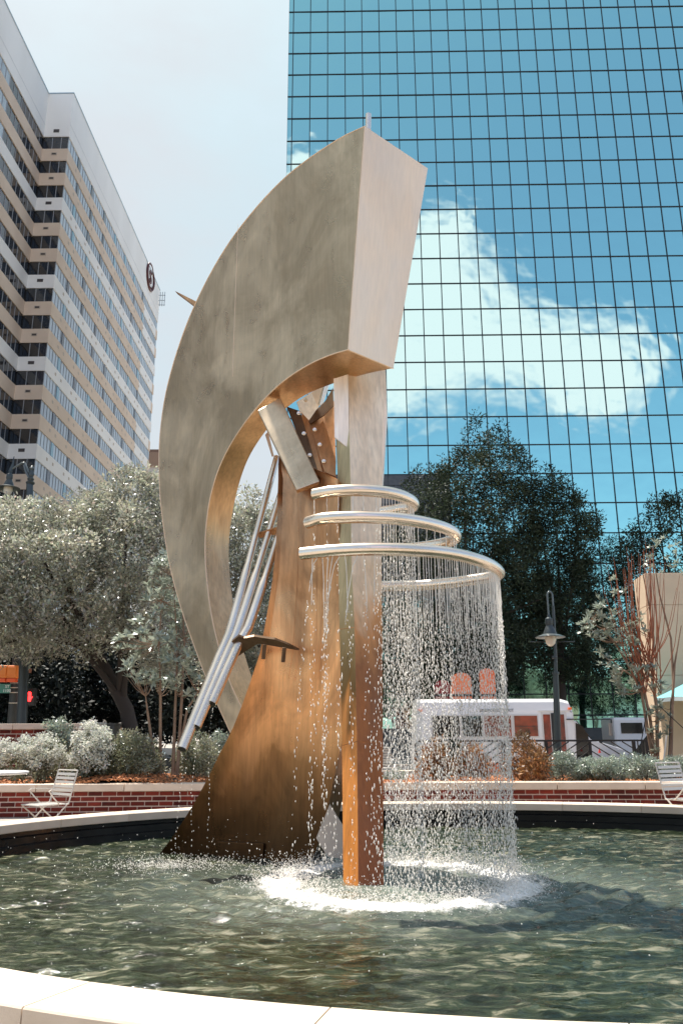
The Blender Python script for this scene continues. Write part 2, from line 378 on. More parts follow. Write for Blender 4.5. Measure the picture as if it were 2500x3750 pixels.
def tn(t, ty, **kw):
    n = t.nodes.new(ty)
    for a, bb in kw.items(): setattr(n, a, bb)
    return n
def tmath(t, op, a, bb=None, clamp=False):
    n = t.nodes.new('ShaderNodeMath'); n.operation = op; n.use_clamp = clamp
    for i, v in enumerate((a, bb)):
        if v is None: continue
        if isinstance(v, (int, float)): n.inputs[i].default_value = v
        else: t.links.new(v, n.inputs[i])
    return n.outputs[0]
g = tn(t, 'ShaderNodeNewGeometry'); n1 = tn(t, 'ShaderNodeTexNoise'); n1.inputs['Scale'].default_value = 6.5; n1.inputs['Detail'].default_value = 10; n1.inputs['Roughness'].default_value = .68; n1.inputs['Distortion'].default_value = .8
mpn = tn(t, 'ShaderNodeMapping'); mpn.inputs['Scale'].default_value = (.6, 2.0, 1); t.links.new(g.outputs['Position'], mpn.inputs[0]); t.links.new(mpn.outputs[0], n1.inputs['Vector'])
r1 = tn(t, 'ShaderNodeValToRGB'); t.links.new(n1.outputs[0], r1.inputs[0]); e = r1.color_ramp.elements
e[0].position = .42; e[0].color = (.007, .010, .005, 1); e[1].position = .66; e[1].color = (.21, .195, .135, 1); el = e.new(.54); el.color = (.028, .038, .02, 1)  # ripple highlights and dark streaks painted into the water colour
# churned white water: ring under the spiral and patch by the pipes
def blob(cx, cy, r0, w_, sx=1., sy=1.):
    d = tn(t, 'ShaderNodeVectorMath', operation='SUBTRACT'); t.links.new(g.outputs['Position'], d.inputs[0]); d.inputs[1].default_value = (cx, cy, WAT)
    s_ = tn(t, 'ShaderNodeVectorMath', operation='MULTIPLY'); t.links.new(d.outputs[0], s_.inputs[0]); s_.inputs[1].default_value = (sx, sy, 0)
    ln_ = tn(t, 'ShaderNodeVectorMath', operation='LENGTH'); t.links.new(s_.outputs[0], ln_.inputs[0])
    a = tmath(t, 'ABSOLUTE', tmath(t, 'SUBTRACT', ln_.outputs['Value'], r0)); return tmath(t, 'SUBTRACT', 1, tmath(t, 'DIVIDE', a, w_), True)
n2 = tn(t, 'ShaderNodeTexNoise'); n2.inputs['Scale'].default_value = 13; n2.inputs['Detail'].default_value = 8; n2.inputs['Roughness'].default_value = .7; t.links.new(g.outputs['Position'], n2.inputs['Vector'])
rg = tmath(t, 'MAXIMUM', blob(.42, 6.56, .90, .42), tmath(t, 'MULTIPLY', blob(-1.5, 7.35, 0, .8, .9, 1.5), .6))
fo = tmath(t, 'ADD', tmath(t, 'MULTIPLY', rg, 1.15), tmath(t, 'MULTIPLY', n2.outputs[0], 1.6)); fr = tn(t, 'ShaderNodeMapRange'); fr.interpolation_type = 'SMOOTHSTEP'; t.links.new(fo, fr.inputs[0]); fr.inputs[1].default_value = 1.3; fr.inputs[2].default_value = 1.95
mk = tmath(t, 'MULTIPLY', blob(.5, 6.4, 0, 2.0, .8, 1.1), .5)   # milky aerated water round the column
mxm = tn(t, 'ShaderNodeMix', data_type='RGBA'); t.links.new(mk, mxm.inputs[0]); t.links.new(r1.outputs[0], mxm.inputs[6]); mxm.inputs[7].default_value = (.26, .30, .26, 1)
mxf = tn(t, 'ShaderNodeMix', data_type='RGBA'); t.links.new(fr.outputs[0], mxf.inputs[0]); t.links.new(mxm.outputs[2], mxf.inputs[6]); mxf.inputs[7].default_value = (.9, .87, .82, 1)
t.links.new(mxf.outputs[2], b.inputs['Base Color'])
t.links.new(tmath(t, 'ADD', tmath(t, 'MULTIPLY', fr.outputs[0], .5), .05), b.inputs['Roughness'])
n4 = tn(t, 'ShaderNodeTexNoise'); n4.inputs['Scale'].default_value = 20; n4.inputs['Detail'].default_value = 5; mp4 = tn(t, 'ShaderNodeMapping'); mp4.inputs['Scale'].default_value = (.6, 1.5, 1); t.links.new(g.outputs['Position'], mp4.inputs[0]); t.links.new(mp4.outputs[0], n4.inputs['Vector'])
bp = tn(t, 'ShaderNodeBump'); bp.inputs['Strength'].default_value = .9; bp.inputs['Distance'].default_value = .014; t.links.new(n4.outputs[0], bp.inputs['Height']); t.links.new(bp.outputs[0], b.inputs['Normal'])
npmesh('water', wv, wq, mw_, smooth=True, kind='structure')

# ------------------------------------------------------------------ glass tower
gl = bpy.data.materials.new('mirror_glass'); gl.use_nodes = True; t = gl.node_tree; b = t.nodes['Principled BSDF']
b.inputs['Base Color'].default_value = (.40, .74, .66, 1); b.inputs['Metallic'].default_value = 1; b.inputs['Roughness'].default_value = .03
g = tn(t, 'ShaderNodeNewGeometry'); n1 = tn(t, 'ShaderNodeTexNoise'); n1.inputs['Scale'].default_value = .55; n1.inputs['Detail'].default_value = 1.5; t.links.new(g.outputs['Position'], n1.inputs['Vector'])
bp = tn(t, 'ShaderNodeBump'); bp.inputs['Strength'].default_value = .07; bp.inputs['Distance'].default_value = .3; t.links.new(n1.outputs[0], bp.inputs['Height']); t.links.new(bp.outputs[0], b.inputs['Normal'])
m_mull = mat('mullion_metal', (.018, .02, .024), .45, .4)
m_gran = mat('grey_granite', (.10, .105, .11), .5, var=(.075, .08, .085), scale=4)
PW = 1.5; PH = 1.5098 * 1.5; TD = 37.3624 * 1.5; TX0 = 3.8054 * 1.5; TZ0 = 40.9096 * 1.5 + CZ
tower = thing('glass_tower', 'tall office tower of mirrored blue glass with black grid mullions', 'office tower', (0, 0, 0), PSI)
r0, r1_ = -3, 27; c0, c1 = -7, 19
me = bpy.data.meshes.new('pane'); W2 = PW / 2 - .035; H2 = PH / 2 - .035
me.from_pydata([(-W2, 0, -H2), (W2, 0, -H2), (W2, 0, H2), (-W2, 0, H2), (-W2, .03, -H2), (W2, .03, -H2), (W2, .03, H2), (-W2, .03, H2)], [], [(0, 1, 2, 3), (7, 6, 5, 4), (0, 4, 5, 1), (1, 5, 6, 2), (2, 6, 7, 3), (3, 7, 4, 0)]); me.materials.append(gl); me.update()
spots = []
for r_ in range(r0, r1_):
    for c_ in range(c0, c1):
        if 19 <= r_ <= 22 and c_ < 1: continue
        spots.append((c_, r_, TX0 + (c_ + .5) * PW, TZ0 - (r_ + .5) * PH))
spots.sort(key=lambda s: (s[2]) ** 2 + TD ** 2 + s[3] ** 2)
rest = MB()
for i, (c_, r_, x, z) in enumerate(spots):
    tx, tz = random.gauss(0, .003), random.gauss(0, .0034)
    if i < 299:
        o = bpy.data.objects.new('pane', me); C.objects.link(o); o.parent = tower; o.location = (x, TD, z); o.rotation_euler = (tx, 0, tz)
    else:
        M_ = Matrix.Translation((x, TD, z)) @ Matrix.Rotation(tz, 4, 'Z') @ Matrix.Rotation(tx, 4, 'X'); rest.add([M_ @ v.co for v in me.vertices], [tuple(p.vertices) for p in me.polygons])
rest.build('pane_field', gl, tower, kind='stuff', norm=False)
for c_ in range(c0, c1 + 1):
    x = TX0 + c_ * PW
    MB().box(x - .034, x + .034, TD - .055, TD + .06, TZ0 - r1_ * PH if c_ > 0 else TZ0 - 19 * PH, TZ0 - r0 * PH).build('mullion', m_mull, tower)
for r_ in range(r0, r1_ + 1):
    z = TZ0 - r_ * PH; xa = TX0 + (c0 - .27) * PW if not 19 < r_ < 23 else TX0 + PW
    MB().box(xa, TX0 + c1 * PW, TD - .05, TD + .055, z - .04, z + .04).build('transom', m_mull, tower)
z = TZ0 - 26.62 * PH; MB().box(TX0 - 6, TX0 + c1 * PW, TD - .052, TD - .01, z - .05, z + .05).build('transom', m_mull, tower)
# corner return and body behind
xe = TX0 + (c0 - .27) * PW
for r_ in range(r0, 19):
    z = TZ0 - r_ * PH; MB().box(xe + .03, TX0 + c0 * PW - .036, TD - .0, TD + .03, z - PH + .04, z - .04).build('corner_pane', gl, tower)
MB().box(xe, TX0 + c1 * PW, TD + .1, TD + 28, -1, TZ0 - r0 * PH).build('core', mat('tower_core', (.03, .035, .04), .5), tower)
MB().box(TX0 + (c0 - .27) * PW, TX0 + c1 * PW, TD - .12, TD + 28, TZ0 - r0 * PH, TZ0 - r0 * PH + .5).build('parapet', m_mull, tower)
for r_ in range(19, 23):
    for c_ in range(c0, 1):
        x = TX0 + c_ * PW; z = TZ0 - r_ * PH
        for (za, zb) in ((z - .82, z - .05), (z - PH + .03, z - .85)):
            MB().box(x + .012, x + PW - .012, TD - .04, TD + .05, za, zb).build('stone_panel', m_gran, tower)
MB().box(xe, TX0 + c0 * PW, TD - .03, TD + .05, -1, TZ0 - 19 * PH).build('stone_panel', m_gran, tower)
# base
MB().box(xe, TX0 + c1 * PW, TD - .2, TD - .06, -.7, TZ0 - 27 * PH + .02).build('base_wall', m_gran, tower)

# ------------------------------------------------------------------ hotel
hotel = thing('hotel_tower', 'striped hotel tower of beige and white bands with a stepped corner', 'hotel building', (0, 0, 0), PSI)
cz, sz = math.cos(PSI), math.sin(PSI)
def toB(p): return Vector((p.x * cz + p.y * sz, -p.x * sz + p.y * cz, p.z))
hc = toB(P(170, 215, 72.6)); hX = hc.x; hY = hc.y; hXi = toB(P(112, 218, 72.6)).x; roof = hc.z
rB = toB(ray(353, 900)); rB0 = toB(Vector((0, 0, 0))); hY2 = hX / rB.x * rB.y
m_white = mat('white_render', (.87, .845, .79), .7, var=(.81, .785, .73), scale=.3, stretch=(1, 1, .3))
m_beige = mat('beige_brick', (.73, .59, .455), .8, var=(.67, .53, .40), scale=.4, bump=.1, bscale=8)
m_hgl = mat('hotel_window_glass', (.012, .014, .016), .06, 0, .9, var=(.03, .032, .035), scale=.5)
m_hgl2 = mat('hotel_sky_reflect_glass', (.46, .55, .61), .12, 0, .8, var=(.34, .42, .48), scale=.9, stretch=(1, 1.3, .3))  # sky reflection painted into the pane colour as pale blue
m_frame = mat('window_frame_grey', (.34, .35, .36), .5)
vary(m_hgl2, .8, 1.12); m_vent = mat('vent_dark', (.06, .05, .045), .6); m_ventf = mat('vent_frame_pale', (.5, .42, .33), .6)
FH = 3.085; NF = 22; WT = roof - 5.66; yb = 14.0; D = 25
MB().box(hXi - D, hXi - .2, yb, hY + 3, -1, roof - .4).box(hXi - D, hX - .2, hY + .2, hY2, -1, roof - .4).build('core', mat('dark_core', (.02, .02, .02), .6), hotel)
def band(z0, z1, m, name, split=False):
    # spandrel course that wraps the three faces
    q = MB(); q.box(hXi - .25, hXi, yb, hY - .001, z0, z1); q.box(hXi - .25, hX, hY, hY + .25, z0, z1)
    ye = hY2 if not split else hY + (hY2 - hY) * .80
    q.box(hX - .25, hX, hY + .25, ye, z0, z1); q.build(name, m, hotel)
    if split: MB().box(hX - .25, hX, ye, hY2 - 1.0, z0, z1).build('white_band', m_white, hotel); MB().box(hX - .25, hX, hY2 - 1.0, hY2, z0, z1).build(name, m, hotel)
band(WT, roof, m_white, 'parapet_wall'); MB().box(hXi - D, hXi + .06, yb, hY + .0, roof, roof + .12).box(hXi - D, hX + .06, hY - .06, hY2 + .06, roof + .001, roof + .12).build('roof_coping', mat('coping_metal', (.35, .45, .5), .4, .3), hotel)
MB().box(hXi + .0, hXi + .02, yb, hY, WT + 1.5, WT + 1.56).box(hX, hX + .02, hY, hY2, WT + 1.5, WT + 1.56).build('parapet_joint', mat('joint_pale', (.66, .66, .65), .6), hotel)
vents = MB()
for i in range(NF):
    zt = WT - i * FH; zb = zt - 1.55; zs = zt - FH
    wh = i % 3 == 2
    if zs > 0: band(zs, zb, m_white if wh else m_beige, 'white_band' if wh else 'beige_band', not wh)
    # glazing
    for nm_, (xa, xb, ya, yb_) in (('side_left', (hXi - .16, hXi - .1, yb, hY - 8.5)), ('left_glazing', (hXi - .16, hXi - .1, hY - 8.5, hY)), ('step_glazing', (hXi, hX - .1, hY + .1, hY + .16)), ('side_glazing', (hX - .16, hX - .1, hY + .1, hY2))):
        MB().box(xa, xb, ya, yb_, zb, zt).build('window_glazing', m_hgl2 if nm_[:4] == 'side' else m_hgl, hotel)  # dark left panes near the corner: the step's reflection put in as colour
    fr_ = MB()
    y = hY + .1
    while y < hY2: fr_.box(hX - .12, hX - .06, y, y + .06, zb, zt); y += .8
    y = hY - .9
    while y > yb: fr_.box(hXi - .12, hXi - .06, y, y + .06, zb, zt); y -= .95
    for x in (hXi + .95, hXi + 1.9): fr_.box(x, x + .06, hY + .05, hY + .12, zb, zt)
    fr_.build('window_mullions', m_frame, hotel, norm=False, kind='stuff')
    if i < 15:
        y = hY + 3.2 + (i % 2) * .4
        while y < hY2 - 5:
            wn_ = MB().box(hX - .11, hX - .04, y, y + .62, zb + .06, zt - .04).build('casement_window', m_hgl if random.random() < .6 else mat('open_casement_cyan', (.16, .34, .42), .1, 0, .8), hotel); y += 4.75
    # vents
    zc = (zs + zb) / 2 + .1; o = MB().box(hXi + 1.0, hXi + 1.62, hY - .03, hY + .02, zc - .17, zc + .17).build('vent', m_vent if wh else m_ventf, hotel)
    if not wh: MB().box(-.22 + hXi + 1.31, .22 + hXi + 1.31, hY - .04, hY - .03, zc - .1, zc + .1).build('vent_grille', m_vent, o)
    y = hY + 2.5
    while y < hY2 - 4: vents.box(hX - .02, hX + .02, y, y + .35, zc - .15, zc + .15); vents.box(hX - .02, hX + .02, y + 1.6, y + 1.95, zc - .15, zc + .15); y += 4.75
zc = WT + .75; MB().box(hXi + 1.0, hXi + 1.62, hY - .03, hY + .02, zc - .2, zc + .2).build('vent', m_vent, hotel)
vents.build('side_vent_row', m_ventf, hotel, norm=False, kind='stuff')
# round emblem on the parapet: ring, inner arc and a serif S
em = toB(ray(345, 638)); ey = hX / em.x * em.y; ez = CZ + em.z * hX / em.x
m_em = mat('emblem_red_brown', (.09, .012, .01), .4); er = 2.1
emb = thing('hotel_emblem', 'round dark red emblem with an S in a ring on the hotel parapet', 'sign', (hX * cz - ey * sz, hX * sz + ey * cz, ez), PSI)
def arc(ra, a0, a1, n=30): return [Vector((.12, math.cos(math.radians(a0 + (a1 - a0) * i / n)) * ra, math.sin(math.radians(a0 + (a1 - a0) * i / n)) * ra)) for i in range(n + 1)]
MB().tube(arc(er, 60, 300), [.05 + .17 * math.sin(math.pi * i / 30) for i in range(31)], 6).build('ring', m_em, emb, True)
MB().tube(arc(er * .92, -70, 75), [.04 + .12 * math.sin(math.pi * i / 30) for i in range(31)], 6).build('ring', m_em, emb, True)
text_obj('S', 3.1, m_em, emb, Matrix.Translation((.1, 0, 0)) @ Matrix.Rotation(math.pi / 2, 4, 'Z') @ Matrix.Rotation(math.pi / 2, 4, 'X'), 'letter', .06)
lf = MB()
for i in range(9):
    a = math.radians(200 + i * 16); lf.bar((.12, math.cos(a) * er * .7, math.sin(a) * er * .7), (.12, math.cos(a + .2) * er * .85, math.sin(a + .2) * er * .85), .1, .1)
lf.build('laurel', m_em, emb)
# roof antenna at the far end
ap = P(373, 690, hY2 - 1); an = thing('roof_antenna', 'small pale antenna frame fixed to the far roof edge of the hotel', 'antenna', ap)
q = MB()
for dx in (-.35, 0, .35): q.bar((dx, 0, -1.0), (dx, 0, 1.5), .09)
for dz in (-.8, 0, .9): q.bar((-.6, 0, dz), (.45, 0, dz), .08)
q.build('mast_frame', mat('antenna_grey', (.4, .45, .47), .5), an)
# distant tower sliver
q0 = P(330, 1034, 170); q1 = P(372, 1034, 170); db = thing('distant_building', 'brown and cream building top peeking out behind the hotel', 'building', (q0.x, 170, 0))
MB().box(-3, q1.x - q0.x, 0, 12, -1, q0.z - 4).build('wall', mat('cream_wall', (.55, .5, .44), .8), db)
MB().box(-3.4, q1.x - q0.x + .4, -.4, 12, q0.z - 4, q0.z - .6).build('cornice', mat('brown_cornice', (.28, .18, .12), .8), db)
MB().box(-2.6, q1.x - q0.x, .3, 12, q0.z - .6, q0.z + .3).build('roof', mat('brown_cornice2', (.2, .12, .08), .8), db)

# ------------------------------------------------------------------ sculpture
def metal(name, cA, cB, rough=.38, scale=1.2, stretch=(1, 1, .35), zr=None, met=.85, bstr=.12, br=1.):
    """brushed, mottled metal; zr = list of (z, colour) real staining by height"""
    m = bpy.data.materials.new(name); m.use_nodes = True; t = m.node_tree; b = t.nodes['Principled BSDF']; b.inputs['Metallic'].default_value = met
    g = tn(t, 'ShaderNodeNewGeometry'); mp = tn(t, 'ShaderNodeMapping'); mp.inputs['Scale'].default_value = stretch; t.links.new(g.outputs['Position'], mp.inputs[0])
    mpb = tn(t, 'ShaderNodeMapping'); mpb.inputs['Scale'].default_value = (9, 9, .8); t.links.new(g.outputs['Position'], mpb.inputs[0])
    n = tn(t, 'ShaderNodeTexNoise'); n.inputs['Scale'].default_value = scale; n.inputs['Detail'].default_value = 8; n.inputs['Roughness'].default_value = .62; n.inputs['Distortion'].default_value = .6; t.links.new(mp.outputs[0], n.inputs['Vector'])
    mr = tn(t, 'ShaderNodeMapRange'); mr.inputs[1].default_value = .39; mr.inputs[2].default_value = .61; t.links.new(n.outputs[0], mr.inputs[0])
    mx = tn(t, 'ShaderNodeMix', data_type='RGBA'); mx.inputs[6].default_value = (*cA, 1); mx.inputs[7].default_value = (*cB, 1); t.links.new(mr.outputs[0], mx.inputs[0]); col = mx.outputs[2]
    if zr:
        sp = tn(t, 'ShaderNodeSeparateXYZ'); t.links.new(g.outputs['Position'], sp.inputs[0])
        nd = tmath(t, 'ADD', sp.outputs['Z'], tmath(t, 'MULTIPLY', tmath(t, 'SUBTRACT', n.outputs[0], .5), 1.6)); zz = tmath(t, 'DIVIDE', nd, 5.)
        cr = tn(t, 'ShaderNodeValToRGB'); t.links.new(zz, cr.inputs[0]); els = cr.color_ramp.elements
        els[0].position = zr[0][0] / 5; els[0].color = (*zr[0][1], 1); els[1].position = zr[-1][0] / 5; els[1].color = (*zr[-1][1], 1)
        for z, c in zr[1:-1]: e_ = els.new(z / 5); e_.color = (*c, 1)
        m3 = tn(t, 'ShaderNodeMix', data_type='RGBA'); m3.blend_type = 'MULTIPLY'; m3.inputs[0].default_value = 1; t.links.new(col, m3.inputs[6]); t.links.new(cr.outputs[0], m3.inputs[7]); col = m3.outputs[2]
    nb_ = tn(t, 'ShaderNodeTexNoise'); nb_.inputs['Scale'].default_value = 4; nb_.inputs['Detail'].default_value = 5; t.links.new(mpb.outputs[0], nb_.inputs['Vector'])
    rb = tn(t, 'ShaderNodeMapRange'); rb.inputs[1].default_value = .3; rb.inputs[2].default_value = .7; rb.inputs[3].default_value = 1 - .14 * br; rb.inputs[4].default_value = 1 + .12 * br; t.links.new(nb_.outputs[0], rb.inputs[0])
    vb = tn(t, 'ShaderNodeVectorMath', operation='MULTIPLY'); t.links.new(col, vb.inputs[0]); t.links.new(rb.outputs[0], vb.inputs[1]); col = vb.outputs[0]
    t.links.new(col, b.inputs['Base Color'])
    n2 = tn(t, 'ShaderNodeTexNoise'); n2.inputs['Scale'].default_value = 3; n2.inputs['Detail'].default_value = 9; n2.inputs['Distortion'].default_value = 1.2; t.links.new(mp.outputs[0], n2.inputs['Vector'])
    rr = tn(t, 'ShaderNodeMapRange'); rr.inputs[1].default_value = .3; rr.inputs[2].default_value = .7; rr.inputs[3].default_value = rough - (.1 if bstr else .02); rr.inputs[4].default_value = rough + (.12 if bstr else .03); t.links.new(n2.outputs[0], rr.inputs[0]); t.links.new(rr.outputs[0], b.inputs['Roughness'])
    n3 = tn(t, 'ShaderNodeTexNoise'); n3.inputs['Scale'].default_value = 1.6; n3.inputs['Detail'].default_value = 3; t.links.new(g.outputs['Position'], n3.inputs['Vector'])
    bp = tn(t, 'ShaderNodeBump'); bp.inputs['Strength'].default_value = bstr; bp.inputs['Distance'].default_value = .06; t.links.new(n3.outputs[0], bp.inputs['Height']); t.links.new(bp.outputs[0], b.inputs['Normal'])
    MATS[name] = m; return m
mS = metal('brushed_bronze_grey', (.72, .56, .385), (.44, .33, .215), .34, scale=.9, stretch=(1, 1, .8), br=.5, bstr=.07)
mI = metal('warm_bronze', (.66, .42, .22), (.46, .28, .14), .34)
mE = metal('bronze_pale_reflect', (.92, .70, .50), (.84, .63, .45), .42, scale=.8, met=.5, br=.3)  # paler copy of the bronze: reflected surroundings put into its colour
mL = metal('copper_leg', (.82, .46, .23), (.42, .23, .115), .33, scale=1.9, stretch=(1, 1, .5), zr=[(0.0, (.09, .075, .055)), (.35, (.16, .13, .095)), (.75, (.40, .32, .23)), (1.15, (1.2, 1.0, .8)), (1.7, (1.15, .95, .78)), (2.6, (.85, .72, .6)), (2.3, (.95, .86, .78)), (3.6, (1, .95, .92))])  # mid-height bright band is painted reflected light; the dark wet foot is stain
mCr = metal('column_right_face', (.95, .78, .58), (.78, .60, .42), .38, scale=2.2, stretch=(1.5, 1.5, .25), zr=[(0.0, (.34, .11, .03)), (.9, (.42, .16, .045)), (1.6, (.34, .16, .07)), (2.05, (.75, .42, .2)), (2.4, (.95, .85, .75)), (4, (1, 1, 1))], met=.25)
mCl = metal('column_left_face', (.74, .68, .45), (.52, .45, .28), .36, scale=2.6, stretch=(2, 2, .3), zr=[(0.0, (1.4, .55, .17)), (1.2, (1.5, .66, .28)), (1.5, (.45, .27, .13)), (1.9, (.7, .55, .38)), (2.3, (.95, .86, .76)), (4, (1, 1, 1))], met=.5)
mT = metal('stainless_tube', (.88, .76, .64), (.78, .66, .53), .25, scale=2, stretch=(1, 1, 1), met=.95, bstr=0, br=0)
mB = metal('copper_bracket', (.62, .34, .17), (.45, .24, .12), .4, scale=3)
mD = metal('dark_bracket', (.20, .13, .08), (.13, .08, .05), .45, scale=3)
mW = metal('polished_pale_plate', (.95, .86, .76), (.9, .78, .66), .35, scale=3, met=.25)
scu = thing('fountain_sculpture', 'tall abstract bronze sculpture of crescent, splayed leg and column in the pool', 'sculpture', (0.3, 6.6, 0))
SB = Vector((.3, 6.6, 0))
def sb(mb, name, m, smooth=None, bevel=0, parent=None, kind=None):
    mb.v = [tuple(Vector(a) - SB) for a in mb.v]; o = mb.build(name, m, parent or scu, bevel=bevel, kind=kind)
    if smooth: smooth_angle(o, smooth)
    return o
T_ = ray(2900, 1682); T_.z = 0; T_.normalize(); Nn = Vector((-T_.y, T_.x, 0)); Nn = T_  # face plane is perpendicular to the thickness direction
def onplane(x, y, c): r = ray(x, y); return Vector((0, 0, CZ)) + r * (c / r.dot(Nn))
a_ = P(527, 1670, 8.3); CC = Vector((a_.x, a_.y, 0)).dot(Nn)
outer = [(838, 290), (790, 312), (740, 343), (700, 371), (650, 412), (590, 475), (530, 552), (480, 635), (435, 730), (400, 830), (378, 920), (367, 1010), (366, 1090), (370, 1160), (380, 1240), (393, 1310), (410, 1375), (427, 1429), (474, 1557), (520, 1662), (570, 1765), (610, 1830)]
inner = [(800, 803), (760, 815), (720, 832), (680, 855), (640, 885), (600, 925), (560, 975), (525, 1030), (500, 1085), (482, 1150), (473, 1220), (472, 1280), (477, 1345), (486, 1411), (502, 1482), (525, 1557), (549, 1612), (590, 1690), (630, 1750)]
wid = [103, 98, 90, 77, 62, 52, 50, 50, 53, 55, 54, 54, 54, 54, 55, 55, 55, 55, 55]
NC = 72
Oc = catmull([onplane(x, y, CC) for x, y in outer], NC); Ic3 = catmull([tuple(onplane(x, y, CC)) + (w_ * .001,) for (x, y), w_ in zip(inner, wid)], NC)
Ic = Ic3[:, :3]; TT = []
for i in range(NC):
    p = Vector(Ic[i]); x0 = proj(p)[0]; lo, hi = 0, 3.
    for _ in range(30):
        md = (lo + hi) / 2
        if proj(p + T_ * md)[0] - x0 < Ic3[i, 3] * 1000: lo = md
        else: hi = md
    TT.append(lo)
def strip(A, B): n = len(A); return [tuple(a) for a in A] + [tuple(b) for b in B], [(i, i + 1, n + i + 1, n + i) for i in range(n - 1)]
p = Vector(Oc[0]); lo, hi = 0, 4.
for _ in range(30):
    md = (lo + hi) / 2
    if proj(p + T_ * md)[0] - 838 < 144: lo = md
    else: hi = md
TO = [TT[i] + (lo - TT[0]) * (1 - i / (NC - 1)) ** 3 for i in range(NC)]
Ob = [Vector(Oc[i]) + T_ * TO[i] for i in range(NC)]; Ib = [Vector(Ic[i]) + T_ * TT[i] for i in range(NC)]
cres = MB(); cres.add(*strip(Oc, Ic)); o = sb(cres, 'crescent_front', mS)
q = MB(); q.add(*strip(Ob, Ib)); sb(q, 'crescent_back', mS, 40)
q = MB(); q.add(*strip(Ic, Ib)); sb(q, 'crescent_inner_face', mI, 40)
q = MB(); q.add(*strip(Oc, Ob)); sb(q, 'crescent_outer_face', mS, 40)
q = MB(); e_ = T_.cross(Vector((0, 0, 1))) * -.004
q.prism([Vector(Oc[0]), Ob[0], Ib[0], Vector(Ic[0])], (T_.cross(Vector((0, 0, 1)))) * -.02); sb(q, 'crescent_end_face', mE)
weld = MB(); weld.tube([Vector(p) - T_ * .002 for p in Ic], .007, 5); weld.tube([Vector(Oc[0]), Vector(Ic[0])], .008, 5); weld.tube([Vector(Ib[0]), Vector(Ic[0])], .007, 5); weld.tube([Vector(p) for p in Oc], .006, 5)
weld.tube([onplane(547 - i * 1.3, 515 + i * 35, CC - .001) for i in range(11)], .0025, 4)
sb(weld, 'weld_seam', mE)
tp = Vector(Oc[0]) + T_ * .06; yq = Oc[0][1] + .12; sb(MB().tube([P(845, 300, yq), P(846, 263, yq)], .03, 14), 'finial_tube', mT, 40)
# spike poking out behind the crescent
aa = P(402, 668, 11); b1 = P(470, 702, 10.6); b2 = P(466, 716, 10.6)
sb(MB().prism([aa, b1, b2], (.02, .1, 0)), 'spike', mB)
# --- leg
rows = [(1048, 640, 672), (1075, 639, 720), (1100, 639, 775), (1150, 637, 777), (1200, 636, 778), (1260, 633, 779), (1330, 626, 780), (1400, 615, 782), (1450, 606, 784), (1500, 597, 785), (1560, 577, 787), (1620, 556, 788), (1670, 536, 788), (1700, 521, 786),
        (1730, 505, 779), (1790, 476, 766), (1840, 449, 756), (1890, 418, 745), (1930, 391, 733), (1962, 366, 722), (2000, 338, 708)]
gLB = P(366, 1962, 1); pL = Pz(366, 1962, WAT); pR = Pz(714, 1985, WAT)
nl = Vector((pR.y - pL.y, -(pR.x - pL.x), 0)).normalized()
if nl.y > 0: nl = -nl
nl = (nl + Vector((0, 0, .03))).normalized(); 
def onleg(x, y, off=0): r = ray(x, y); p0 = pR; c = (p0 - Vector((0, 0, CZ))).dot(nl) + off; return Vector((0, 0, CZ)) + r * (c / r.dot(nl))
nc = 13; lv = []
for (py, xl, xr) in rows:
    for j in range(nc): s_ = j / (nc - 1); lv.append(onleg(xl + (xr - xl) * s_, py, -.05 * math.sin(s_ * math.pi) - (.03 if .0 < s_ < .7 else 0) * 1))
lf_ = [(i * nc + j, i * nc + j + 1, (i + 1) * nc + j + 1, (i + 1) * nc + j) for i in range(len(rows) - 1) for j in range(nc - 1)]
q = MB(); q.add(lv, lf_)
nb_ = len(lv); bk = [Vector(a) + Vector((.12, .42, 0)) for a in lv]; q.v += [tuple(a) for a in bk]; q.f += [tuple(i + nb_ for i in f) for f in lf_]
for i in range(len(rows) - 1):
    for j in (0, nc - 1): a = i * nc + j; q.f.append((a, a + nc, a + nc + nb_, a + nb_))
for j in range(nc - 1): q.f.append((j, j + 1, j + 1 + nb_, j + nb_))
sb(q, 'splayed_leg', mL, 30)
sm = MB()
for fx in (.33, .62):
    sm.tube([onleg(r_[1] + (r_[2] - r_[1]) * (fx + (r_[0] - 1100) / 6000), r_[0], .030 - .05 * math.sin(math.pi * fx)) for r_ in rows[2:11]], .003, 5)
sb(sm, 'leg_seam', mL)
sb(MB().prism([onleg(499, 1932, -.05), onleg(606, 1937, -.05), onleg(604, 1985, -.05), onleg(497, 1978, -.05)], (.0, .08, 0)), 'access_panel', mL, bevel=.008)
# --- column
crow = [(2050, 788, 823, 881), (1900, 787, 822, 880), (1700, 785, 820, 879), (1500, 781, 816, 878), (1430, 779, 814, 877), (1300, 777, 808, 876), (1100, 775, 805, 876), (1000, 771, 803, 878), (900, 768, 801, 881), (790, 766, 799, 884)]
yb0 = Pz(822, 2037, WAT).y; ztop = None; cl, cr_, cf, cbk = [], [], [], []
for py, a, b_, c_ in crow:
    yy = yb0 + (2037 - py) / 1240 * 1.35
    f_ = P(b_, py, yy); l_ = P(a, py, yy + .2); r_ = P(c_, py, yy + .12); cf.append(f_); cl.append(l_); cr_.append(r_); cbk.append(l_ + r_ - f_)
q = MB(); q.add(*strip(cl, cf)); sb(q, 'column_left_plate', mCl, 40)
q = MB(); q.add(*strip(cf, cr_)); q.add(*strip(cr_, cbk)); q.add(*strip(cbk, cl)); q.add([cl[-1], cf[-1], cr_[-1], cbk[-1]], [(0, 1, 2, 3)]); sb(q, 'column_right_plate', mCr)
q = MB(); q.tube(cf, .003, 5); sb(q, 'column_seam', mCr)
yt = yb0 + 1.15
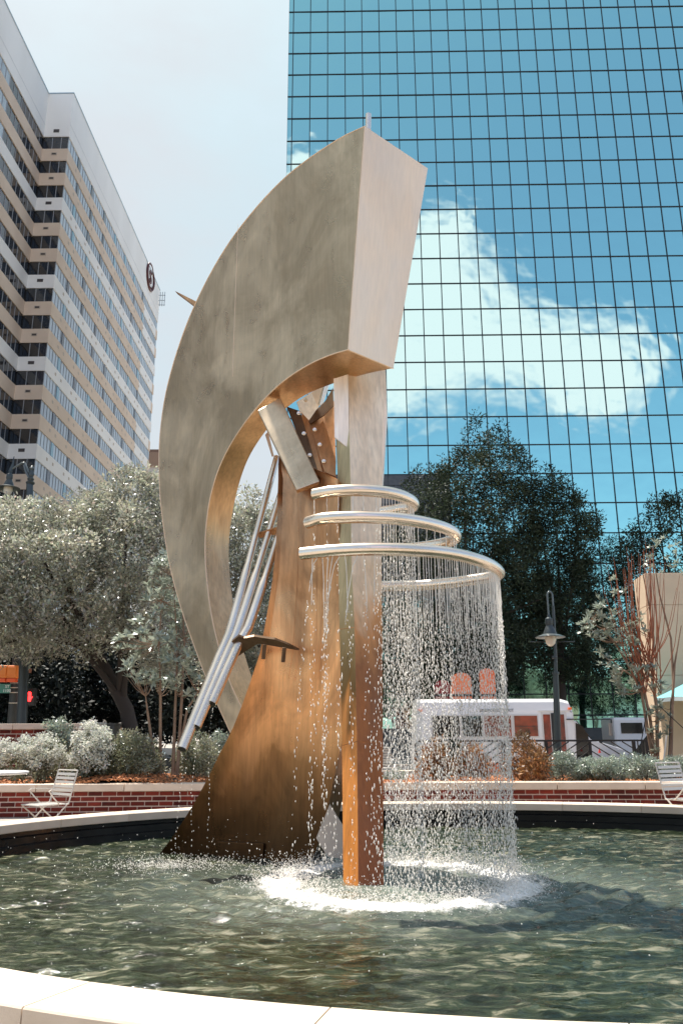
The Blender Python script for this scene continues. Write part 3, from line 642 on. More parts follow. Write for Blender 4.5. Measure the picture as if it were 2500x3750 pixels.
sb(MB().prism([P(x, y, yt) for x, y in ((766, 870), (799, 860), (802, 1031), (768, 1004))], (0, .03, 0)), 'polished_plate', mW)
q = MB(); q.prism([P(x, y, yt + .25) for x, y in ((866, 838), (884, 836), (888, 942), (884, 1010), (877, 1116), (872, 1116), (870, 960))], (.02, .25, 0)); sb(q, 'side_shell', mW)
# joint lines on the column
q = MB(); q.bar(P(777, 1446, yb0 + .55), P(812, 1441, yb0 + .42), .005); q.bar(P(787, 1712, yb0 + .36), P(820, 1703, yb0 + .24), .005); q.bar(P(820, 1703, yb0 + .24), P(879, 1706, yb0 + .34), .005); sb(q, 'column_joint', mCr)
# pale fin behind the column foot
sb(MB().prism([P(x, y, yb0 + .9) for x, y in ((757, 1848), (792, 1905), (800, 1975), (752, 1968), (726, 1925))], (0, .05, 0)), 'base_fin', mat('fin_pale', (.55, .47, .40), .5, .3))
# --- connector group
YT = onplane(620, 930, CC).y + .02; YBt = onleg(700, 1112).y - .14
def yc(y, off=0): return YT + (YBt - YT) * (y - 920) / 192 + off
YB = 0
def cq(pts): return cp(920, 1340, 2.9585, pts)
def plate(name, pts, Y, th, m, bevel=0, tilt=0):
    pp = cq(pts); y0 = pp[0][1]
    return sb(MB().prism([P(x, y, yc(y, Y)) for x, y in pp], (.0, th, 0)), name, m, bevel=bevel)
plate('connector_beam', [(70, 480), (315, 340), (740, 1250), (490, 1345)], YB, .12, mS, .01)
sb(MB().tube([P(*cq([(240, 500)])[0], yc(cq([(240, 500)])[0][1])), P(*cq([(590, 1290)])[0], yc(cq([(590, 1290)])[0][1]))], .003, 5), 'beam_crease', mS)
plate('bolted_plate', [(385, 440), (530, 490), (590, 700), (760, 1265), (700, 1265)], .13, .03, mD)
plate('flange', [(540, 500), (625, 590), (690, 760), (800, 1275), (745, 1265), (590, 690)], YB + .17, .03, mB)
plate('bolted_plate', [(630, 620), (765, 565), (825, 720), (880, 900), (915, 1050), (915, 1200), (800, 1150), (775, 1090), (640, 640)], YB + .15, .03, mB)
plate('lower_gusset', [(770, 1080), (800, 1140), (918, 1210), (916, 1250), (800, 1275)], YB + .185, .03, mB)
plate('backing_sheet', [(500, 500), (620, 590), (700, 500), (895, 380), (918, 1250), (740, 1265)], YB + .30, .02, mB)
plate('curled_sheet', [(620, 600), (700, 480), (800, 380), (885, 235), (892, 425), (790, 530), (640, 622)], YB + .1, .03, mD)
plate('inner_sheet', [(790, 540), (895, 425), (918, 1060), (870, 900), (825, 720)], YB + .22, .03, mB)
plate('back_panel', [(490, 390), (650, 285), (725, 450), (620, 585), (530, 500)], YB + .9, .03, mW)
plate('back_panel', [(650, 285), (790, 210), (745, 400), (722, 450)], YB + 1.0, .03, mE)
sb(MB().tube([P(*cq([(738, 420)])[0], YT + .8), P(*cq([(800, 200)])[0], YT + .8)], .02, 8), 'strut_tube', mT, 40)
sb(MB().tube([P(*cq([(755, 420)])[0], YT + .85), P(*cq([(835, 180)])[0], YT + .85)], .02, 8), 'strut_tube', mT, 40)
plate('side_flap', [(150, 745), (182, 712), (245, 970), (222, 980)], YB + .6, .02, mE)
bolt = MB().lathe([(0, 0), (.022, 0), (.022, .012), (.014, .014), (.014, .03), (0, .03)], (0, 0, 0), 8)
bme = bolt.build('bolt', mT, scu); bme.rotation_euler = (math.pi / 2, 0, 0)
for i, (bx_, by_, dy) in enumerate([(515, 515, .33), (570, 735, .33), (633, 970, .33), (688, 693, .35), (742, 855, .35), (785, 1035, .35), (825, 1220, .39), (590, 375, .89)]):
    o = bme if i == 0 else copyobj(bme, scu); o.location = P(*cq([(bx_, by_)])[0], yc(cq([(bx_, by_)])[0][1], dy - .21)) - SB
# --- long straight tubes with clamp plates
tubes = [[(418, 1721), (504, 1508), (531, 1442), (588, 1229), (636, 1050)], [(450, 1670), (526, 1492), (552, 1430), (618, 1222), (655, 1100)], [(486, 1616), (551, 1472), (572, 1436), (634, 1248), (662, 1150)]]
TY = {0: (7.1, 7.35, 7.42, 7.9, 8.4), 1: (7.1, 7.3, 7.38, 7.95, 8.4), 2: (7.05, 7.25, 7.35, 7.95, 8.4)}
for i, tt in enumerate(tubes):
    pts = catmull([P(x, y, 6.95 + (1721 - y) / 671 * 1.4) for x, y in tt], 30)
    o = sb(MB().tube(pts, [.046 if j < 17 else .036 for j in range(30)], 14), 'long_tube', mT, 40)
    d = (Vector(pts[0]) - Vector(pts[1])).normalized(); sb(MB().tube([Vector(pts[0]) + d * .002, Vector(pts[0]) + d * .004], .036, 12), 'tube_mouth', mat('tube_dark', (.02, .015, .01), .6), parent=None)
bk_ = [(497, 1503), (520, 1484), (548, 1461), (560, 1466), (583, 1462), (631, 1469), (660, 1480), (687, 1494), (645, 1487), (606, 1480), (592, 1479), (570, 1492), (548, 1507), (535, 1512), (520, 1508)]
sb(MB().prism([P(x, y, 7.36 + (y - 1461) * .004) for x, y in bk_], (0, .02, .02)), 'clamp_plate', mD)
for x, y in ((608, 1484), (653, 1491)): sb(MB().bar(P(x, y - 4, 7.36), P(x - 3, y + 30, 7.38), .035, .02), 'clamp_lug', mD, bevel=.004)
sb(MB().prism([P(x, y, 7.9 + (y - 1210) * .006) for x, y in ((586, 1232), (600, 1222), (636, 1212), (637, 1226), (612, 1234), (590, 1236))], (0, .02, .015)), 'clamp_plate', mB)
# --- spiral water tubes
c6 = lambda pts: cp(1050, 1700, 1.8447, pts)
S3 = c6([(100, 605), (300, 585), (500, 575), (700, 574), (860, 580), (1000, 590), (1130, 608), (1250, 635), (1340, 665), (1400, 697), (1432, 728), (1425, 748), (1370, 762), (1290, 775), (1200, 788), (1100, 800), (1000, 810), (850, 820), (640, 822)])
S2 = c6([(142, 395), (250, 368), (450, 358), (600, 360), (740, 368), (900, 390), (1030, 420), (1110, 452), (1140, 483), (1125, 510), (1080, 527), (1000, 545), (930, 556), (800, 570), (640, 580)])
S1 = c6([(185, 205), (300, 185), (450, 176), (600, 182), (720, 200), (800, 225), (850, 258), (852, 283), (820, 296), (760, 303), (700, 314), (640, 322)])
SPI = []
for pts, z in ((S3, 1.15 + 1.6 * 1.15 * k), (S2, 1.15 + 1.95 * 1.15 * k), (S1, 1.15 + 2.25 * 1.15 * k)):
    pp = catmull([Pz(x, y, z) for x, y in pts], 70); SPI.append(pp)
    sb(MB().tube(pp, .049, 16), 'spiral_tube', mT, 40)

# ------------------------------------------------------------------ falling water
m_drop = mat('water_drop', (.93, .89, .83), .12, 0, 1.0, trans=0)
t = m_drop.node_tree; b = t.nodes['Principled BSDF']; tr = tn(t, 'ShaderNodeBsdfTranslucent'); tr.inputs[0].default_value = (.97, .94, .9, 1); ms = tn(t, 'ShaderNodeMixShader'); ms.inputs[0].default_value = .55
t.links.new(b.outputs[0], ms.inputs[1]); t.links.new(tr.outputs[0], ms.inputs[2]); t.links.new(ms.outputs[0], t.nodes['Material Output'].inputs[0])
OV = np.array([(1, 0, 0), (0, 1, 0), (-1, 0, 0), (0, -1, 0), (0, 0, 1), (0, 0, -1)], float); OF = np.array([(0, 1, 4), (1, 2, 4), (2, 3, 4), (3, 0, 4), (1, 0, 5), (2, 1, 5), (3, 2, 5), (0, 3, 5)])
def drops(name, pos, rx, rz, label=None, cat=None, parent=None):
    n = len(pos); v = pos[:, None, :] + OV[None] * np.stack([rx, rx, rz], 1)[:, None, :]; f = (OF[None] + (np.arange(n) * 6)[:, None, None]).reshape(-1, 3)
    o = npmesh(name, v.reshape(-1, 3), f, m_drop, parent, smooth=True, kind='stuff')
    if label: tag(o, label, cat, kind='stuff')
    return o
r = np.random.default_rng(3); DP = []; DX = []; DZ = []; strands = MB()
def stream(p, dens=1., vx=0, vy=0, zend=WAT, solid=.5):
    z0 = p[2] - .049; zz = z0; tsol = r.uniform(.5, 1.2) * solid
    pts = [(p[0], p[1], z0)]; H = z0 - zend
    kk = 6
    for j in range(1, kk + 1):
        d = tsol * j / kk; tt = math.sqrt(2 * d / 9.8); pts.append((p[0] + vx * tt + r.normal() * .0015, p[1] + vy * tt + r.normal() * .0015, z0 - d))
    strands.tube(pts, [.0032, .0030, .0024, .0032, .0022, .0030, .0012], 4, cap=False)
    d = tsol * r.uniform(.5, .9)
    while d < H:
        tt = math.sqrt(2 * d / 9.8); sp = .003 + .0045 * d
        if r.random() < dens:
            DP.append((p[0] + vx * tt + r.normal() * sp, p[1] + vy * tt + r.normal() * sp, z0 - d)); s = r.uniform(.0019, .0039) * (1.35 if r.random() < .12 else 1); DX.append(s); DZ.append(s * r.uniform(2.4, 5.5))
        d += r.uniform(.009, .028)
def along(pp, x0, x1, step):
    """points every step metres on the part of a tube whose index runs x0..x1"""
    seg = pp[x0:x1]; L_ = np.r_[0, np.cumsum(np.linalg.norm(np.diff(seg, axis=0), axis=1))]; s = np.arange(0, L_[-1], step) + 0; s = s + r.normal(size=len(s)) * step * .12; s = np.clip(s, 0, L_[-1])
    return np.c_[tuple(np.interp(s, L_, seg[:, i]) for i in range(3))]
p3 = SPI[0]; px3 = np.array([proj(p)[0] for p in p3]); ic = int(np.argmax(px3[:50] > 868))
for p in along(p3, 0, ic, .045):
    if r.random() < .72: stream(p, .5, r.normal() * .05 - (.25 if r.random() < .12 else 0), 0)
for p in along(p3, ic, 70, .0235): stream(p, .95, r.normal() * .005, r.normal() * .005)
p1 = SPI[2]; px1 = np.array([proj(p)[0] for p in p1]); ic1 = int(np.argmax(px1 > 862))
for p in along(p1, ic1, 70, .03): stream(p, .8, r.normal() * .005, r.normal() * .005, solid=.35)
for p in along(p1, 0, ic1, .11): stream(p, .3, r.normal() * .03, 0, solid=.2)
p2 = SPI[1]
for p in along(p2, 24, 50, .085): stream(p, .30, r.normal() * .02, 0, solid=.15)
fw = thing('falling_water', 'curtain of falling water drops under the spiral tubes', 'water curtain', (0, 0, 0))
strands.build('water_strand_mass', m_drop, fw, kind='stuff', norm=False)
drops('drop_mass', np.array(DP), np.array(DX), np.array(DZ), parent=fw)
# trickles from the long tube mouths
DPt = []; 
for i, (x, y) in enumerate(((418, 1721), (450, 1672), (486, 1620))):
    p = P(x, y, 7.08); zz = p.z - .03; j = 0
    while zz > WAT: DPt.append((p.x + .012 * math.sin(j * .22 + i) + r.normal() * .003, p.y, zz)); zz -= r.uniform(.012, .03) * (1 + 1.5 * (p.z - zz)); j += 1
DPt = np.array(DPt); drops('tube_trickle', DPt, r.uniform(.002, .004, len(DPt)), r.uniform(.005, .012, len(DPt)), 'thin trickles of drops under the open ends of the long tubes', 'water drops')
# splash
SP = []
for i in range(17000):
    if r.random() < .84:
        a = r.uniform(0, 2 * math.pi); rad = .90 + r.normal() * .15; x, y = .42 + rad * math.cos(a), 6.56 + rad * math.sin(a); h = abs(r.normal()) * .055
    elif r.random() < .65: x, y = -1.45 + r.normal() * .33, 7.32 + r.normal() * .20; h = abs(r.normal()) * .03
    else: x, y = r.normal(-.6, 1.3), r.normal(6.6, 1.0); h = abs(r.normal()) * .16
    SP.append((x, y, WAT + h))
SP = np.array(SP); s_ = r.uniform(.0015, .0052, len(SP)) ; 
sp_in = ((SP[:, 0] - EC[0]) / (EA - .2)) ** 2 + ((SP[:, 1] - EC[1]) / (EB - .2)) ** 2 < 1; SP = SP[sp_in]; s_ = s_[sp_in]
drops('splash', SP, s_, s_ * r.uniform(.6, 1.4, len(SP)), 'white splash where the falling water strikes the pool', 'splash')

# ------------------------------------------------------------------ retaining wall
m_brick = mat('red_brick', (.17, .022, .011), .75, var=(.11, .014, .008), scale=6, bump=.3, bscale=70, spec=.25); m_mort = mat('mortar', (.68, .56, .46), .9, bump=.3, bscale=80)
m_cap = mat('wall_cap_stone', (.68, .54, .42), .65, var=(.60, .47, .36), scale=5, bump=.1, bscale=80, spec=.3)
vary(m_brick, .55, 1.5); vary(m_cap, .9, 1.06)
A_ = Pz(0, 1801, .445); B_ = Pz(784, 1799, .445); D_ = Pz(1568, 1804, .445)
WY = 12.25; sag = .25; half = 6.3
def wcurve(x, off=0, z=0):
    # shallow arc, farthest from the pool in the middle
    u = (x - .2) / half; y = 12.0 + sag * (1 - u * u); nx = 2 * sag * u / half; n = Vector((nx, 1, 0)).normalized(); return Vector((x, y, z)) + n * off
wall = thing('planter_wall', 'long low red brick planter wall with pale stone caps behind the pool', 'planter wall', (0, 12.1, 0)); WB = Vector((0, 12.1, 0))
def wbox(name, xa, xb, o0, o1, z0, z1, m, parent=wall, curve=wcurve, base=WB, seg=1, bevel=0, kind=None):
    q = MB(); v = []; f = []
    for i in range(seg + 1):
        x = xa + (xb - xa) * i / seg
        for o, z in ((o0, z0), (o0, z1), (o1, z1), (o1, z0)): v.append(curve(x, o, z) - base)
    for i in range(seg):
        for j in range(4): a = i * 4 + j; b = i * 4 + (j + 1) % 4; f.append((a, b, b + 4, a + 4))
    f += [(0, 1, 2, 3), tuple(seg * 4 + j for j in (3, 2, 1, 0))]; q.add(v, f); return q.build(name, m, parent, bevel=bevel, kind=kind)
def brickwork(parent, curve, base, x0, x1, z0, nrow, pitch=.2, ph=.0735):
    wbox('mortar_core', x0, x1, .012, .2, z0 - .05, z0 + nrow * ph + .005, m_mort, parent, curve, base, 30)
    for r_ in range(nrow):
        x = x0 + (pitch / 2 if r_ % 2 else 0)
        while x + pitch < x1 + .001:
            j = random.uniform(-.003, .003); wbox('brick', x + .007, x + pitch - .007, j, .06, z0 + r_ * ph + .008, z0 + (r_ + 1) * ph - .008, m_brick, parent, curve, base); x += pitch
brickwork(wall, wcurve, WB, -5.7, 6.0, 0.0, 5, pitch=.2035, ph=.069)
wbox('wall_end', -9, -5.72, .0, .2, -.05, .345, m_brick, seg=6); wbox('wall_end', 6.02, 9, .0, .2, -.05, .345, m_brick, seg=6)
x = -9.4
while x < 9: wbox('cap_stone', x + .005, x + 1.245, -.035, .28, .347, .445, m_cap, seg=3, bevel=.006); x += 1.25

# bed soil + mulch
m_mulch = mat('mulch', (.30, .115, .045), .85, var=(.12, .045, .02), scale=18, bump=.6, bscale=40); m_soil = mat('soil', (.06, .035, .02), .9)
def bedz(x, y):
    z = .40 + .03 * math.sin(x * 1.3) * math.sin(y * 1.1) + .02 * math.sin(x * 3.1 + y * 2)
    z += .13 * math.exp(-((x + 3.0) ** 2 + (y - 13.1) ** 2) / .8); return z
bv = []; bf = []; nx_, ny_ = 90, 24
for j in range(ny_ + 1):
    for i in range(nx_ + 1):
        x = -9 + 18 * i / nx_; p = wcurve(x, .26 + (4.2 - 0) * j / ny_); bv.append((p.x, p.y, bedz(p.x, p.y) - (.32 if j == ny_ else 0)))
for j in range(ny_):
    for i in range(nx_): a = j * (nx_ + 1) + i; bf.append((a, a + 1, a + nx_ + 2, a + nx_ + 1))
raw('planting_bed', bv, bf, m_soil, smooth=True, kind='structure')
def chips(n, xr, yr, seed):
    r = np.random.default_rng(seed); v = np.empty((n, 8, 3)); x = r.uniform(*xr, n); y = r.uniform(*yr, n); z = np.array([bedz(a, b_) for a, b_ in zip(x, y)]) + r.uniform(.0, .022, n); a = r.uniform(0, 6.28, n); l = r.uniform(.012, .045, n); w_ = r.uniform(.004, .012, n); ti = r.normal(0, .35, n)
    d = np.stack([np.cos(a) * np.cos(ti), np.sin(a) * np.cos(ti), np.sin(ti)], 1); s = np.stack([-np.sin(a), np.cos(a), 0 * a], 1); u = np.cross(d, s)
    i = 0
    for sx in (-1, 1):
        for sy, sz_ in ((-1, -1), (1, -1), (1, 1), (-1, 1)): v[:, i] = np.stack([x, y, z], 1) + d * (sx * l)[:, None] + s * (sy * w_)[:, None] + u * (sz_ * .004); i += 1
    q = np.array([(0, 1, 2, 3), (7, 6, 5, 4), (0, 4, 5, 1), (1, 5, 6, 2), (2, 6, 7, 3), (3, 7, 4, 0)]); f = (q[None] + (np.arange(n) * 8)[:, None, None]).reshape(-1, 4); return v.reshape(-1, 3), f
m_chip = mat('wood_chip', (.62, .24, .09), .8, var=(.30, .11, .04), scale=30)
v, f = chips(16000, (-6.5, 6.5), (12.2, 14.6), 4)
tag(npmesh('mulch_chips', v, f, m_chip), 'orange brown wood chip mulch spread in the planter beds', 'mulch', kind='stuff')

# ------------------------------------------------------------------ plants
m_bark = mat('grey_bark', (.12, .085, .06), .85, var=(.08, .055, .04), scale=6, bump=.5, bscale=20); m_barkd = mat('dark_bark', (.05, .038, .03), .9)
L_oak = leafmat('oak_leaf', (.50, .49, .39), (.30, .30, .22), .30, 1., .38); L_dark = leafmat('dark_leaf', (.030, .044, .024), (.018, .028, .016), .45, .5, .15)
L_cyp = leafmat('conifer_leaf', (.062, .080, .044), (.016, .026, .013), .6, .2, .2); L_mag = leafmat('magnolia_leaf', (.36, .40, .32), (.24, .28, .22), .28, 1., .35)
L_shr = leafmat('shrub_leaf', (.40, .39, .28), (.20, .21, .12), .35, 1., .4); L_box = leafmat('boxwood_leaf', (.40, .45, .36), (.26, .32, .25), .35, 1., .3); L_cop = leafmat('copper_leaf', (.50, .24, .09), (.16, .10, .05), .4, .6, .3)
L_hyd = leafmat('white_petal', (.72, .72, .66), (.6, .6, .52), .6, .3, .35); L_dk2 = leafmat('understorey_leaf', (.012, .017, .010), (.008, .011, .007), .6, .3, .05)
oakp = [(-200, 1190), (-60, 1165), (0, 1155), (80, 1150), (150, 1165), (200, 1130), (240, 1125), (270, 1092), (300, 1064), (340, 1085), (365, 1100), (420, 1180), (470, 1350), (440, 1500), (400, 1560), (300, 1500), (250, 1470), (190, 1520), (120, 1510), (70, 1515), (40, 1500), (0, 1505), (-200, 1520)]
gb = lambda px, Y: tuple(Vector((P(px, 1682, Y).x, Y, gz(0, Y))))
tree('oak_tree', 'broad silvery green oak filling the left side behind the crescent', oakp, 19, 2.4, 1000, 105, .29, .10, .05, L_oak, m_barkd, gb(330, 19.5), seed=11, up=1.7, trunk_r=.2, limbs=20, split=.35)
tree('oak_tree', 'smaller oak seen through the gap between crescent and leg', [(470, 1190), (500, 1160), (530, 1150), (560, 1128), (600, 1138), (640, 1180), (660, 1500), (600, 1600), (480, 1600), (450, 1400)], 24, 2.0, 400, 95, .34, .12, .055, L_oak, m_barkd, gb(560, 24), seed=12, up=1.7, trunk_r=.2)
for i, (xa, xb, yt_, Y, lab) in enumerate([(-140, 190, 1470, 36, 'dark tree behind the traffic signal'), (120, 420, 1480, 40, 'dark tree behind the utility cabinets under the oak'), (350, 680, 1440, 34, 'dark tree behind the magnolia sapling')]):
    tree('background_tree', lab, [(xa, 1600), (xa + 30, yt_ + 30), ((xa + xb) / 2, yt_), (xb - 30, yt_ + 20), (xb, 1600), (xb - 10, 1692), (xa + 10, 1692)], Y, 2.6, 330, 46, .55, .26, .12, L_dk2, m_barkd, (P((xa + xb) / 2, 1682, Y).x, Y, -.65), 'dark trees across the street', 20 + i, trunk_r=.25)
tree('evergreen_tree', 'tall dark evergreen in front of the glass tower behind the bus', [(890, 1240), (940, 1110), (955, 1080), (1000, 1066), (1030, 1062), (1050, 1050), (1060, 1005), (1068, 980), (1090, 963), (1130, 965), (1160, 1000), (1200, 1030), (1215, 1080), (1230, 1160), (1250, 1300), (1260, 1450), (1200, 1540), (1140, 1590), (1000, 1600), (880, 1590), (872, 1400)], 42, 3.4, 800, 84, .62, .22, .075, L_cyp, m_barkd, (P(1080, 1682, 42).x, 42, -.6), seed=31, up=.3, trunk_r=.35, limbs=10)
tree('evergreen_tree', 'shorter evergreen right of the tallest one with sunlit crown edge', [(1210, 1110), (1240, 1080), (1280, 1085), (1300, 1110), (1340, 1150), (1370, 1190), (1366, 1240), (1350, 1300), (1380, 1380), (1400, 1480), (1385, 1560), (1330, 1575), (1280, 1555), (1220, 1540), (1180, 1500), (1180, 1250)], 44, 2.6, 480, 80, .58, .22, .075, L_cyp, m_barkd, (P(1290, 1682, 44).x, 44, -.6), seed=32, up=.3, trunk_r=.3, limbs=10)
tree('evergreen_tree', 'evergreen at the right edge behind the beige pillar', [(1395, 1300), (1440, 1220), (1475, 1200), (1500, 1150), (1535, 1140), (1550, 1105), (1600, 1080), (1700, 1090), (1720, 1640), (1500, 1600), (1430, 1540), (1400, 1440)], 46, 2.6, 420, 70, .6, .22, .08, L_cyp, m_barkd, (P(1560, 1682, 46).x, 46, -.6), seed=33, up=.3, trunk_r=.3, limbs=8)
def shrub(name, label, px0, px1, yt_, yb_, Y, dep, n, each, cr, ln, wd, m, seed, group, cat='shrub', up=.6, stems=6, spiky=False):
    cx = (px0 + px1) / 2; rr = random.Random(seed); K = 12
    poly = [(cx + (px1 - px0) / 2 * math.cos(a) * rr.uniform(.88, 1.06), yb_ - (yb_ - yt_) * max(0, .12 + .88 * max(-.1, math.sin(a)) ** .7 if math.sin(a) > 0 else 0) * rr.uniform(.92, 1.05)) for a in [math.pi * i / K for i in range(K + 1)]]
    base = P(cx, yb_, Y); base.z = bedz(base.x, base.y); t = thing(name, label, cat, base, 0, group)
    cen = crown_centres(poly, Y, dep, n, seed); cen[:, 2] = np.maximum(cen[:, 2], base.z + .03)
    sg = np.array([cr * rr.uniform(.7, 1.25) for _ in range(n)]); v, q, ti = leaves(cen, each, sg, ln, wd, up, seed, flat=1.6 if spiky else 1.)
    v -= np.array(base); v[:, 2] = np.maximum(v[:, 2], -.02); npmesh('foliage', v, q, m, t, tint=ti, kind='stuff')
    q = MB()
    for i in range(stems): e = Vector(cen[rr.randrange(n)]) - base; q.tube([(e.x * .15, e.y * .15, -.05), e * .5, e], [.009, .007, .004], 5)
    q.build('stem', m_bark, t); return t, cen, base
G1 = 'boxwood shrubs along the right planter bed'
for i, (a, b_, yt_, Yy, lab) in enumerate([(1248, 1340, 1732, 13.3, 'leftmost and tallest rounded boxwood beside the copper shrubs'), (1318, 1400, 1742, 13.5, 'rounded boxwood under the third railing post, second in the row'), (1362, 1432, 1740, 13.2, 'rounded boxwood below the dark car, middle of the row'), (1400, 1500, 1734, 14.0, 'wide boxwood set further back below the railing end'), (1432, 1530, 1742, 13.2, 'low boxwood at the foot of the beige pillar'), (1505, 1610, 1740, 13.4, 'boxwood at the right edge above the metal chair')]):
    shrub('boxwood_shrub', lab, a, b_, yt_, 1789, Yy, .24, 90, 60, .07, .034, .016, L_box, 50 + i, G1)
G2 = 'copper leaved shrubs behind the water curtain'
for i, (a, b_, yt_, Yy, lab) in enumerate([(1150, 1250, 1695, 13.4, 'tall copper leaved shrub just right of the water curtain'), (1045, 1120, 1712, 13.6, 'copper leaved shrub behind the curtain under the bus windows'), (955, 1030, 1705, 13.3, 'copper leaved shrub behind the curtain near the bus rear'), (1205, 1262, 1722, 13.0, 'small copper leaved shrub against the leftmost boxwood')]):
    shrub('copper_shrub', lab, a, b_, yt_, 1792, Yy, .22, 60, 24, .085, .085, .026, L_cop, 60 + i, G2, spiky=True)
shrub('green_shrub', 'dark green upright shrub between the copper shrubs behind the water', 1000, 1060, 1690, 1790, 14.0, .2, 60, 45, .09, .05, .02, L_cyp, 70, None)
shrub('flowering_plant', 'low pale plant with small flowers beside the column behind the water', 880, 935, 1768, 1793, 12.9, .15, 30, 40, .05, .03, .015, L_box, 71, None)
def hyd(label, px0, px1, yt_, yb_, Y, nb__, seed):
    t, cen, base = shrub('hydrangea_bush', label, px0, px1, yt_, yb_, Y, .35, 110, 46, .09, .055, .028, L_shr, seed, 'white hydrangeas in the left bed')
    rr = random.Random(seed); tops = sorted(cen.tolist(), key=lambda c: c[1] - c[2] * 1.2 + rr.uniform(0, .5))[:nb__]
    for c in tops:
        c = [c[0], c[1] - .13, c[2] + .05]; v, q, ti = leaves(np.array([c]), 130, .105 * rr.uniform(.7, 1.25), .034, .03, .5, rr.randrange(9999)); v = v - np.array(base); npmesh('flower_head', v, q, L_hyd, t, tint=np.clip(ti, .85, 1.2), kind='stuff')
hyd('white hydrangea at the far left behind the metal chair', -20, 175, 1702, 1792, 13.0, 36, 81)
hyd('white hydrangea right of the chair back, densest in blossom', 165, 262, 1668, 1790, 12.9, 34, 82)
shrub('green_shrub', 'round green shrub between the hydrangea and the magnolia trunks', 238, 372, 1682, 1788, 13.0, .35, 130, 55, .1, .052, .022, L_shr, 83, None)
shrub('green_shrub', 'small blue green shrub standing above the left hydrangea', 95, 170, 1652, 1730, 13.9, .22, 60, 40, .08, .06, .026, L_mag, 84, None)
shrub('green_shrub', 'olive shrub in the gap left of the splayed leg', 400, 505, 1686, 1784, 13.4, .3, 100, 50, .1, .05, .02, L_shr, 85, None)
shrub('green_shrub', 'bluish shrub right behind the splayed leg edge', 452, 540, 1690, 1786, 14.2, .3, 90, 45, .1, .05, .02, L_mag, 86, None)
# low row of plants across the back of the bed so the kerb does not show bare
# --- magnolia sapling (left)
wh = [whorl_mesh(11, .15, .042, L_mag, i) for i in range(4)]
def sapling(name, label, trunks, poly, Y, nwh, dep, m_b, seed, scale=1., rbase=.03):
    rr = random.Random(seed); b0 = P(trunks[0][0][0], trunks[0][0][1], Y); b0.z = bedz(b0.x, b0.y); t = thing(name, label, 'tree', b0)
    ends = []
    for tr_ in trunks:
        pts = [P(x, y, Y + (i * .05 if (tr_[0][0] % 2) else -i * .04)) for i, (x, y) in enumerate(tr_)]; pts[0].z = bedz(pts[0].x, pts[0].y) - .05
        n = len(pts); q = MB(); q.tube([p - b0 for p in pts], [rbase * (1 - .75 * i / (n - 1)) for i in range(n)], 8); smooth_angle(q.build('trunk', m_b, t), 60); ends += pts[1:]
    cen = crown_centres(poly, Y, dep, nwh, seed); q = MB()
    for c in cen:
        c = Vector(c); e = min(ends, key=lambda p: (p - c).length + abs(p.z - c.z + .1) * .6); md = e.lerp(c, .5) + Vector((0, 0, -.03)); q.tube([e - b0, md - b0, c - b0], [.007, .005, .003], 5)
        o = bpy.data.objects.new('leaf_cluster', wh[rr.randrange(4)]); C.objects.link(o); o.parent = t; o.location = c - b0; o.rotation_euler = (rr.gauss(0, .5), rr.gauss(0, .5), rr.uniform(0, 6.28)); s = scale * rr.uniform(.75, 1.15); o.scale = (s, s, s)
    q.build('twigs', m_b, t); return t, b0
m_stem = mat('sapling_bark', (.26, .17, .11), .8, var=(.18, .11, .07), scale=8)
sapling('magnolia_sapling', 'young multi-trunk magnolia left of the crescent on a mulch mound', [[(368, 1790), (369, 1600), (366, 1480), (372, 1380)], [(397, 1785), (403, 1620), (408, 1500), (400, 1350)], [(407, 1786), (418, 1600), (424, 1470), (415, 1330)], [(366, 1700), (340, 1640), (335, 1600)], [(405, 1700), (430, 1630), (455, 1590)]],
        [(360, 1270), (395, 1262), (425, 1320), (440, 1400), (470, 1470), (480, 1560), (450, 1600), (425, 1650), (405, 1600), (375, 1590), (340, 1590), (290, 1560), (280, 1510), (262, 1470), (290, 1440), (330, 1400), (345, 1330)], 13.1, 150, .4, m_stem, 91)
# --- sapling (right) with bare red shoots
c8 = lambda pts: cp(1800, 1800, 2.1386, pts)
tr_r = [c8([(1270, 2085), (1215, 1850), (1170, 1560), (1060, 1350), (960, 1180), (870, 1080), (760, 1020)]), c8([(1275, 2085), (1240, 1800), (1180, 1500), (1030, 1400), (940, 1320)]), c8([(1280, 2085), (1290, 1700), (1250, 1450), (1265, 1150), (1230, 900), (1180, 640)]),
        c8([(1370, 2085), (1400, 1850), (1420, 1500), (1400, 1150), (1310, 800), (1270, 560)]), c8([(1375, 2085), (1410, 1700), (1430, 1350), (1480, 1050)])]
sapr, b0 = sapling('magnolia_sapling', 'sparse right hand sapling with bare reddish shoots before the beige pillar', tr_r, c8([(640, 1090), (800, 900), (900, 880), (1050, 1000), (1200, 950), (1230, 1100), (1120, 1180), (1250, 1350), (1370, 1450), (1380, 1700), (1380, 2000), (1260, 2080), (1220, 1800), (1200, 1560), (1000, 1600), (960, 1500), (900, 1380), (790, 1330), (860, 1250), (1000, 1290), (900, 1180), (700, 1120)]), 14.6, 120, .35, m_stem, 92, scale=.85, rbase=.035)
m_red = mat('red_shoot', (.34, .09, .03), .6, var=(.22, .08, .04), scale=8); q = MB(); rr = random.Random(5); fan = []
